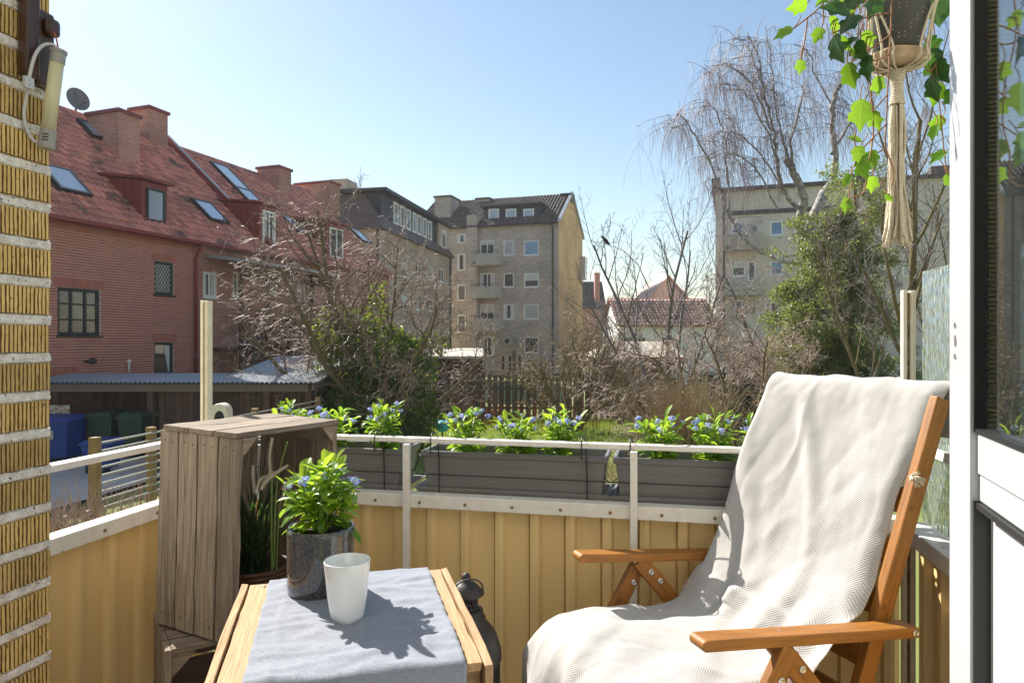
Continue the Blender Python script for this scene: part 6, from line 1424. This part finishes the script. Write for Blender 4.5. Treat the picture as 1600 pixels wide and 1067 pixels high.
tag(ws, 'bark edged wood slice under the hanging pot', 'wood slice')
mc = empty('macrame_hanger', (hx, hy, zb), 0, 'cream cotton macrame hanger with a long tassel', 'plant hanger'); r_ = random.Random(17)
cords = []
for q in range(3):
    t = R(200) + q * 2 * math.pi / 3
    for s in (-.22, -.08, .08, .22):
        e = Vector((math.cos(t + s * 2.6), math.sin(t + s * 2.6), 0)); f = Vector((math.cos(t), math.sin(t), 0)); 
        pts = [Vector((0, 0, -.030)), e * .030 + Vector((0, 0, -.030)), e * .050 + Vector((0, 0, -.020)), e * .050 + Vector((0, 0, .0)), (f * .6 + e * .4) * .057 + Vector((0, 0, .055)), f * .0655 + Vector((0, 0, .092)), f * .062 + Vector((0, 0, .15)), f * .03 + Vector((0, 0, .5)), Vector((0, 0, 2.552 - zb))]
        part('cord', MB().tube(smooth_path(pts, 5), .0021, 6), M['rope'], mc, smooth=True)
    f = Vector((math.cos(t), math.sin(t), 0)); part('knot', MB().lathe([(0, -.012), (.006, -.010), (.0075, 0), (.006, .010), (0, .012)], 10), M['rope'], mc, smooth=True, mw=Matrix.Translation(f * .0665 + Vector((0, 0, .092))))
zw0, zw1 = -.030, -.030 - .050
wrap = MB()
for i in range(15): zz = zw0 - .004 - i * .0042; rad = .0125 - .004 * math.sin(math.pi * min(1, i / 15)); wrap.tube([(rad * math.cos(t), rad * math.sin(t), zz + .0008 * t / 6.28) for t in [2 * math.pi * k / 14 for k in range(15)]], .0023, 5)
part('wrap', wrap, M['rope'], mc, smooth=True)
for i in range(38):
    a = r_.uniform(0, 6.283); rr_ = math.sqrt(r_.random()); q = Vector((math.cos(a), math.sin(a), 0)) * rr_; L = .262 + r_.uniform(-.01, .01)
    pts = [q * .006 + Vector((0, 0, -.085)), q * .0115 + Vector((0, 0, -.105)), q * .0125 + Vector((r_.uniform(-.002, .002), 0, -.16)), q * .0125 + Vector((r_.uniform(-.003, .003), 0, -.22)), q * .016 + Vector((r_.uniform(-.004, .004), 0, -.28)), q * .023 + Vector((r_.uniform(-.004, .004), 0, -.085 - L))]
    part('strand', MB().tube(smooth_path(pts, 4), [.0021] * 18 + [.0021, .0026, .0032], 6), M['rope'], mc, smooth=True)
# ivy: vines and leaves
iv = empty('hanging_ivy', (hx, hy, zb + .11), 0, 'trailing ivy with bright lobed leaves hanging from the macrame pot', 'plant')
def ivy_mesh(seed, key):
    r = random.Random(seed); out = [(0, .0), (.16, -.30), (.40, -.44), (.58, -.37), (.68, -.46), (.96, -.52), (.95, -.36), (1.05, -.22), (1.42, 0), (1.05, .22), (.95, .36), (.96, .52), (.68, .46), (.58, .37), (.40, .44), (.16, .30)]
    out = [(x * 1.0 + r.uniform(-.04, .04), y + r.uniform(-.04, .04)) for x, y in out]; m = MB(); cup = r.uniform(.08, .42); 
    def zf(x, y): return cup * abs(y) - .16 * x * x + r.uniform(-.015, .015)
    spine = [(.0, 0), (.35, 0), (.7, 0), (1.05, 0)]; v = [(x, y, zf(x, y)) for x, y in out] + [(x, 0, zf(x, 0) - .05) for x, _ in spine]
    n = len(out); S0 = n; f = [(0, 1, S0 + 1), (1, 2, S0 + 1), (2, 3, S0 + 1), (3, S0 + 2, S0 + 1), (3, 4, S0 + 2), (4, 5, 6), (4, 6, S0 + 2), (6, 7, S0 + 2), (7, S0 + 3, S0 + 2), (7, 8, S0 + 3),
              (0, S0 + 1, 15), (15, S0 + 1, 14), (14, S0 + 1, 13), (13, S0 + 1, S0 + 2), (13, S0 + 2, 12), (12, 10, 11), (12, S0 + 2, 10), (10, S0 + 2, 9), (9, S0 + 2, S0 + 3), (9, S0 + 3, 8)]
    me = m.add(v, f).mesh('leaf'); me.materials.append(M[key]); me.polygons.foreach_set('use_smooth', [True] * len(me.polygons)); return me
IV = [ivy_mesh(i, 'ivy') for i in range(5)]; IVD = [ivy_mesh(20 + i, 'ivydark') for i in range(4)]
ivo = Vector(iv.location)
def il(px, py, dd=0.0): return W(px, py, HD + (dd - .065 if dd < 0 else dd)) - ivo
vines = [[(1395, -60, 0), (1330, -45, -.02), (1288, 5, -.03), (1262, 28, -.04), (1240, 45, -.05)], [(1285, 4, -.03), (1287, 30, -.03), (1284, 42, -.03)], [(1262, 27, -.04), (1258, 60, -.04), (1252, 92, -.05)],
         [(1390, -60, -.05), (1302, -5, -.06), (1300, 25, -.06)], [(1392, -60, -.08), (1393, 20, -.085), (1391, 60, -.08), (1389, 110, -.08), (1387, 150, -.07), (1385, 200, -.06), (1384, 230, -.05), (1396, 265, -.05), (1394, 290, -.05)],
         [(1360, -60, -.05), (1354, 50, -.07), (1356, 100, -.07), (1362, 150, -.06), (1365, 195, -.06), (1364, 220, -.06), (1357, 255, -.06), (1350, 300, -.05), (1330, 309, -.05), (1322, 318, -.05)],
         [(1391, 55, -.08), (1370, 70, -.08), (1345, 88, -.07), (1328, 100, -.07)], [(1389, 85, -.08), (1368, 95, -.08), (1350, 90, -.075)], [(1387, 148, -.07), (1372, 165, -.07), (1358, 180, -.06)], [(1384, 195, -.06), (1368, 212, -.06), (1345, 235, -.06)],
         [(1390, 20, -.08), (1345, 30, -.08), (1318, 45, -.07), (1302, 52, -.07)], [(1384, 232, -.05), (1370, 240, -.05), (1362, 250, -.05)], [(1405, -60, .05), (1448, -10, .04), (1460, 50, .04), (1463, 110, .04), (1470, 180, .05), (1476, 240, .06), (1482, 280, .07)], [(1463, 100, .04), (1452, 112, .03), (1440, 98, .03)], [(1470, 180, .05), (1478, 190, .05)]]
for v in vines: part('vine', MB().tube(smooth_path([il(*q) for q in v], 5), .0013, 5), M['vine'], iv, smooth=True)
r_ = random.Random(23)
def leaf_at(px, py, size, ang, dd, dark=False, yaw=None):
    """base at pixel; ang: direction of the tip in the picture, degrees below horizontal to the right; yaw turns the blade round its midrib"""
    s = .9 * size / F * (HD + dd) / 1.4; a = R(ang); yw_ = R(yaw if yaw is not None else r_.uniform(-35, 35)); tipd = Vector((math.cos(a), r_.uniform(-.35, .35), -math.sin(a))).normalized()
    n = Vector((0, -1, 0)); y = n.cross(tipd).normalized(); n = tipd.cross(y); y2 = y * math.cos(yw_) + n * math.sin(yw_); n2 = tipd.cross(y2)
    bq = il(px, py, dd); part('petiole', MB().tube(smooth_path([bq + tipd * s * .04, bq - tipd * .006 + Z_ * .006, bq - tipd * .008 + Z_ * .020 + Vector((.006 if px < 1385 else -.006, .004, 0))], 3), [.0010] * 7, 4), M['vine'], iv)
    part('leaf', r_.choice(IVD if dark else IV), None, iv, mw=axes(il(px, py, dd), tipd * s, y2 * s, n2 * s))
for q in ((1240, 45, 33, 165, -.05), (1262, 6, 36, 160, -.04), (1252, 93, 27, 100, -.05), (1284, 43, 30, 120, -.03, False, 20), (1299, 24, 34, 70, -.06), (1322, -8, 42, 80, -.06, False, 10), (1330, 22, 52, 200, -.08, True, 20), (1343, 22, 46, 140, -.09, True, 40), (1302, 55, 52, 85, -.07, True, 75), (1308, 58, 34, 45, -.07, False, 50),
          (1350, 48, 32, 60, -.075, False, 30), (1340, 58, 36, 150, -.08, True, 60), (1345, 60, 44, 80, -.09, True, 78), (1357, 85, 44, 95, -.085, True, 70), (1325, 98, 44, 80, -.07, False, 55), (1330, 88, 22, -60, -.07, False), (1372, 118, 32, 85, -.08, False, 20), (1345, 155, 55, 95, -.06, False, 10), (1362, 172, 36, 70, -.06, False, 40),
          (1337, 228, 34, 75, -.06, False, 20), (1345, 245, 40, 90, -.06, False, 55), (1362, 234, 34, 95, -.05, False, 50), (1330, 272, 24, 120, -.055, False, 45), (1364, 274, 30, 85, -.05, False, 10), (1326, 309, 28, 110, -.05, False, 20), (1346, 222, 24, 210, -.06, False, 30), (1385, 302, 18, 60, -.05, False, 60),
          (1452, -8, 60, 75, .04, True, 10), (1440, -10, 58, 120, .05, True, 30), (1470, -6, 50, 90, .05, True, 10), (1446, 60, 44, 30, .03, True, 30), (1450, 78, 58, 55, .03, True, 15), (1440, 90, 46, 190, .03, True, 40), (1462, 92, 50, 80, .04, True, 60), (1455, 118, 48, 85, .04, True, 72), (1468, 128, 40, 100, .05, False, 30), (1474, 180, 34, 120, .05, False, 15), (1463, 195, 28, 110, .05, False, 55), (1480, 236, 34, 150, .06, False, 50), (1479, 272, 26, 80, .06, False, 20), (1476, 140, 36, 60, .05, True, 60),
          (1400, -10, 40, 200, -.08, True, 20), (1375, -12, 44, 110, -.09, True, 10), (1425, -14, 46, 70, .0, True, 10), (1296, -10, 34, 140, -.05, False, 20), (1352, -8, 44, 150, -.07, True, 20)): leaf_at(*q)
# plants rooted in the pot so the vines leave its rim
part('vine_crown', MB().tube(smooth_path([Vector((0, 0, -.02)), Vector((.01, 0, .03)), Vector((-.01, -.02, .06))], 4), .004, 6), M['vine'], iv)

# ================================================================== the white balcony door, open at the right
DE = Vector((.636, 1.0, 0)); DX = Vector((-.335, -.942, 0)).normalized(); DY = Vector((-.942, .335, 0)).normalized(); 
dr = bpy.data.objects.new('balcony_door', None); COL.objects.link(dr); dr.matrix_world = axes(DE, DX, -DY, Z_)
tag(dr, 'open white glazed balcony door with dark gasket at the right edge', 'door')
# in the door's space: x from the free edge to the hinge, y into the leaf (0 = face we see), z up
def db_(*a, key='pvc', name='stile', bev=.002, parent=None): return part(name, MB().box(*a), M[key], parent or dr, bev=bev)
z0, z1, zm0, zm1 = .05, 2.12, 1.018, 1.105
db_(.0, .064, .004, .06, z0, z1, name='edge_stile'); db_(.0675, .0985, .0, .055, z0, z1, name='stile'); db_(.1005, .140, -.006, .055, z0, z1, name='bead')
db_(.140, .80, .002, .055, zm0 + .034, zm1, name='mid_rail'); db_(.140, .80, .004, .055, zm0, zm0 + .033, name='mid_rail'); db_(.140, .80, .0, .055, z1 - .12, z1, name='top_rail'); db_(.140, .80, .0, .055, z0, z0 + .14, name='bottom_rail'); db_(.72, .80, .001, .055, z0 + .14, zm0, name='hinge_stile'); db_(.72, .80, .001, .055, zm1, z1 - .12, name='hinge_stile')
db_(.1402, .1435, -.002, .012, zm1, z1 - .12, key='gasket', name='gasket', bev=0); db_(.1435, .72, -.001, .012, zm1, zm1 + .005, key='gasket', name='gasket', bev=0)
db_(.1402, .1435, -.002, .016, z0 + .14, zm0, key='gasket', name='gasket', bev=0); db_(.150, .72, -.002, .018, zm0 - .008, zm0 - .0005, key='gasket', name='gasket', bev=0)
db_(.142, .72, .010, .014, zm1 + .003, z1 - .123, key='doorglass', name='pane', bev=0); db_(.142, .72, .030, .034, zm1 + .003, z1 - .123, key='doorglass', name='pane', bev=0)
sp_ = MB(); zz = zm1 + .01
while zz < z1 - .13: sp_.box(.145, .152, .0145, .0295, zz, zz + .0035); zz += .006
part('spacer', sp_, M['spacer'], dr)
db_(.142, .72, .016, .030, z0 + .143, zm0 - .004, key='doorpanel', name='panel', bev=0)
for zz in (1.243, 1.199): part('screw', MB().lathe([(.0042, 0), (.004, .0016), (.002, .0016), (.0016, .0008), (0, .0008)], 14), M['steel'], dr, mw=axes((.034, .004, zz), X_, Z_, Vector((0, -1, 0))))
part('keep', MB().lathe([(.0052, 0), (.005, .001), (.0035, .001), (.0034, -.004), (0, -.004)], 14, sq=lambda z, t: 1 / max(.62, math.sqrt((math.cos(t)) ** 2 + (math.sin(t) * .6) ** 2))), M['steel'], dr, mw=axes((.034, .004, 1.221), X_, Z_, Vector((0, -1, 0))))
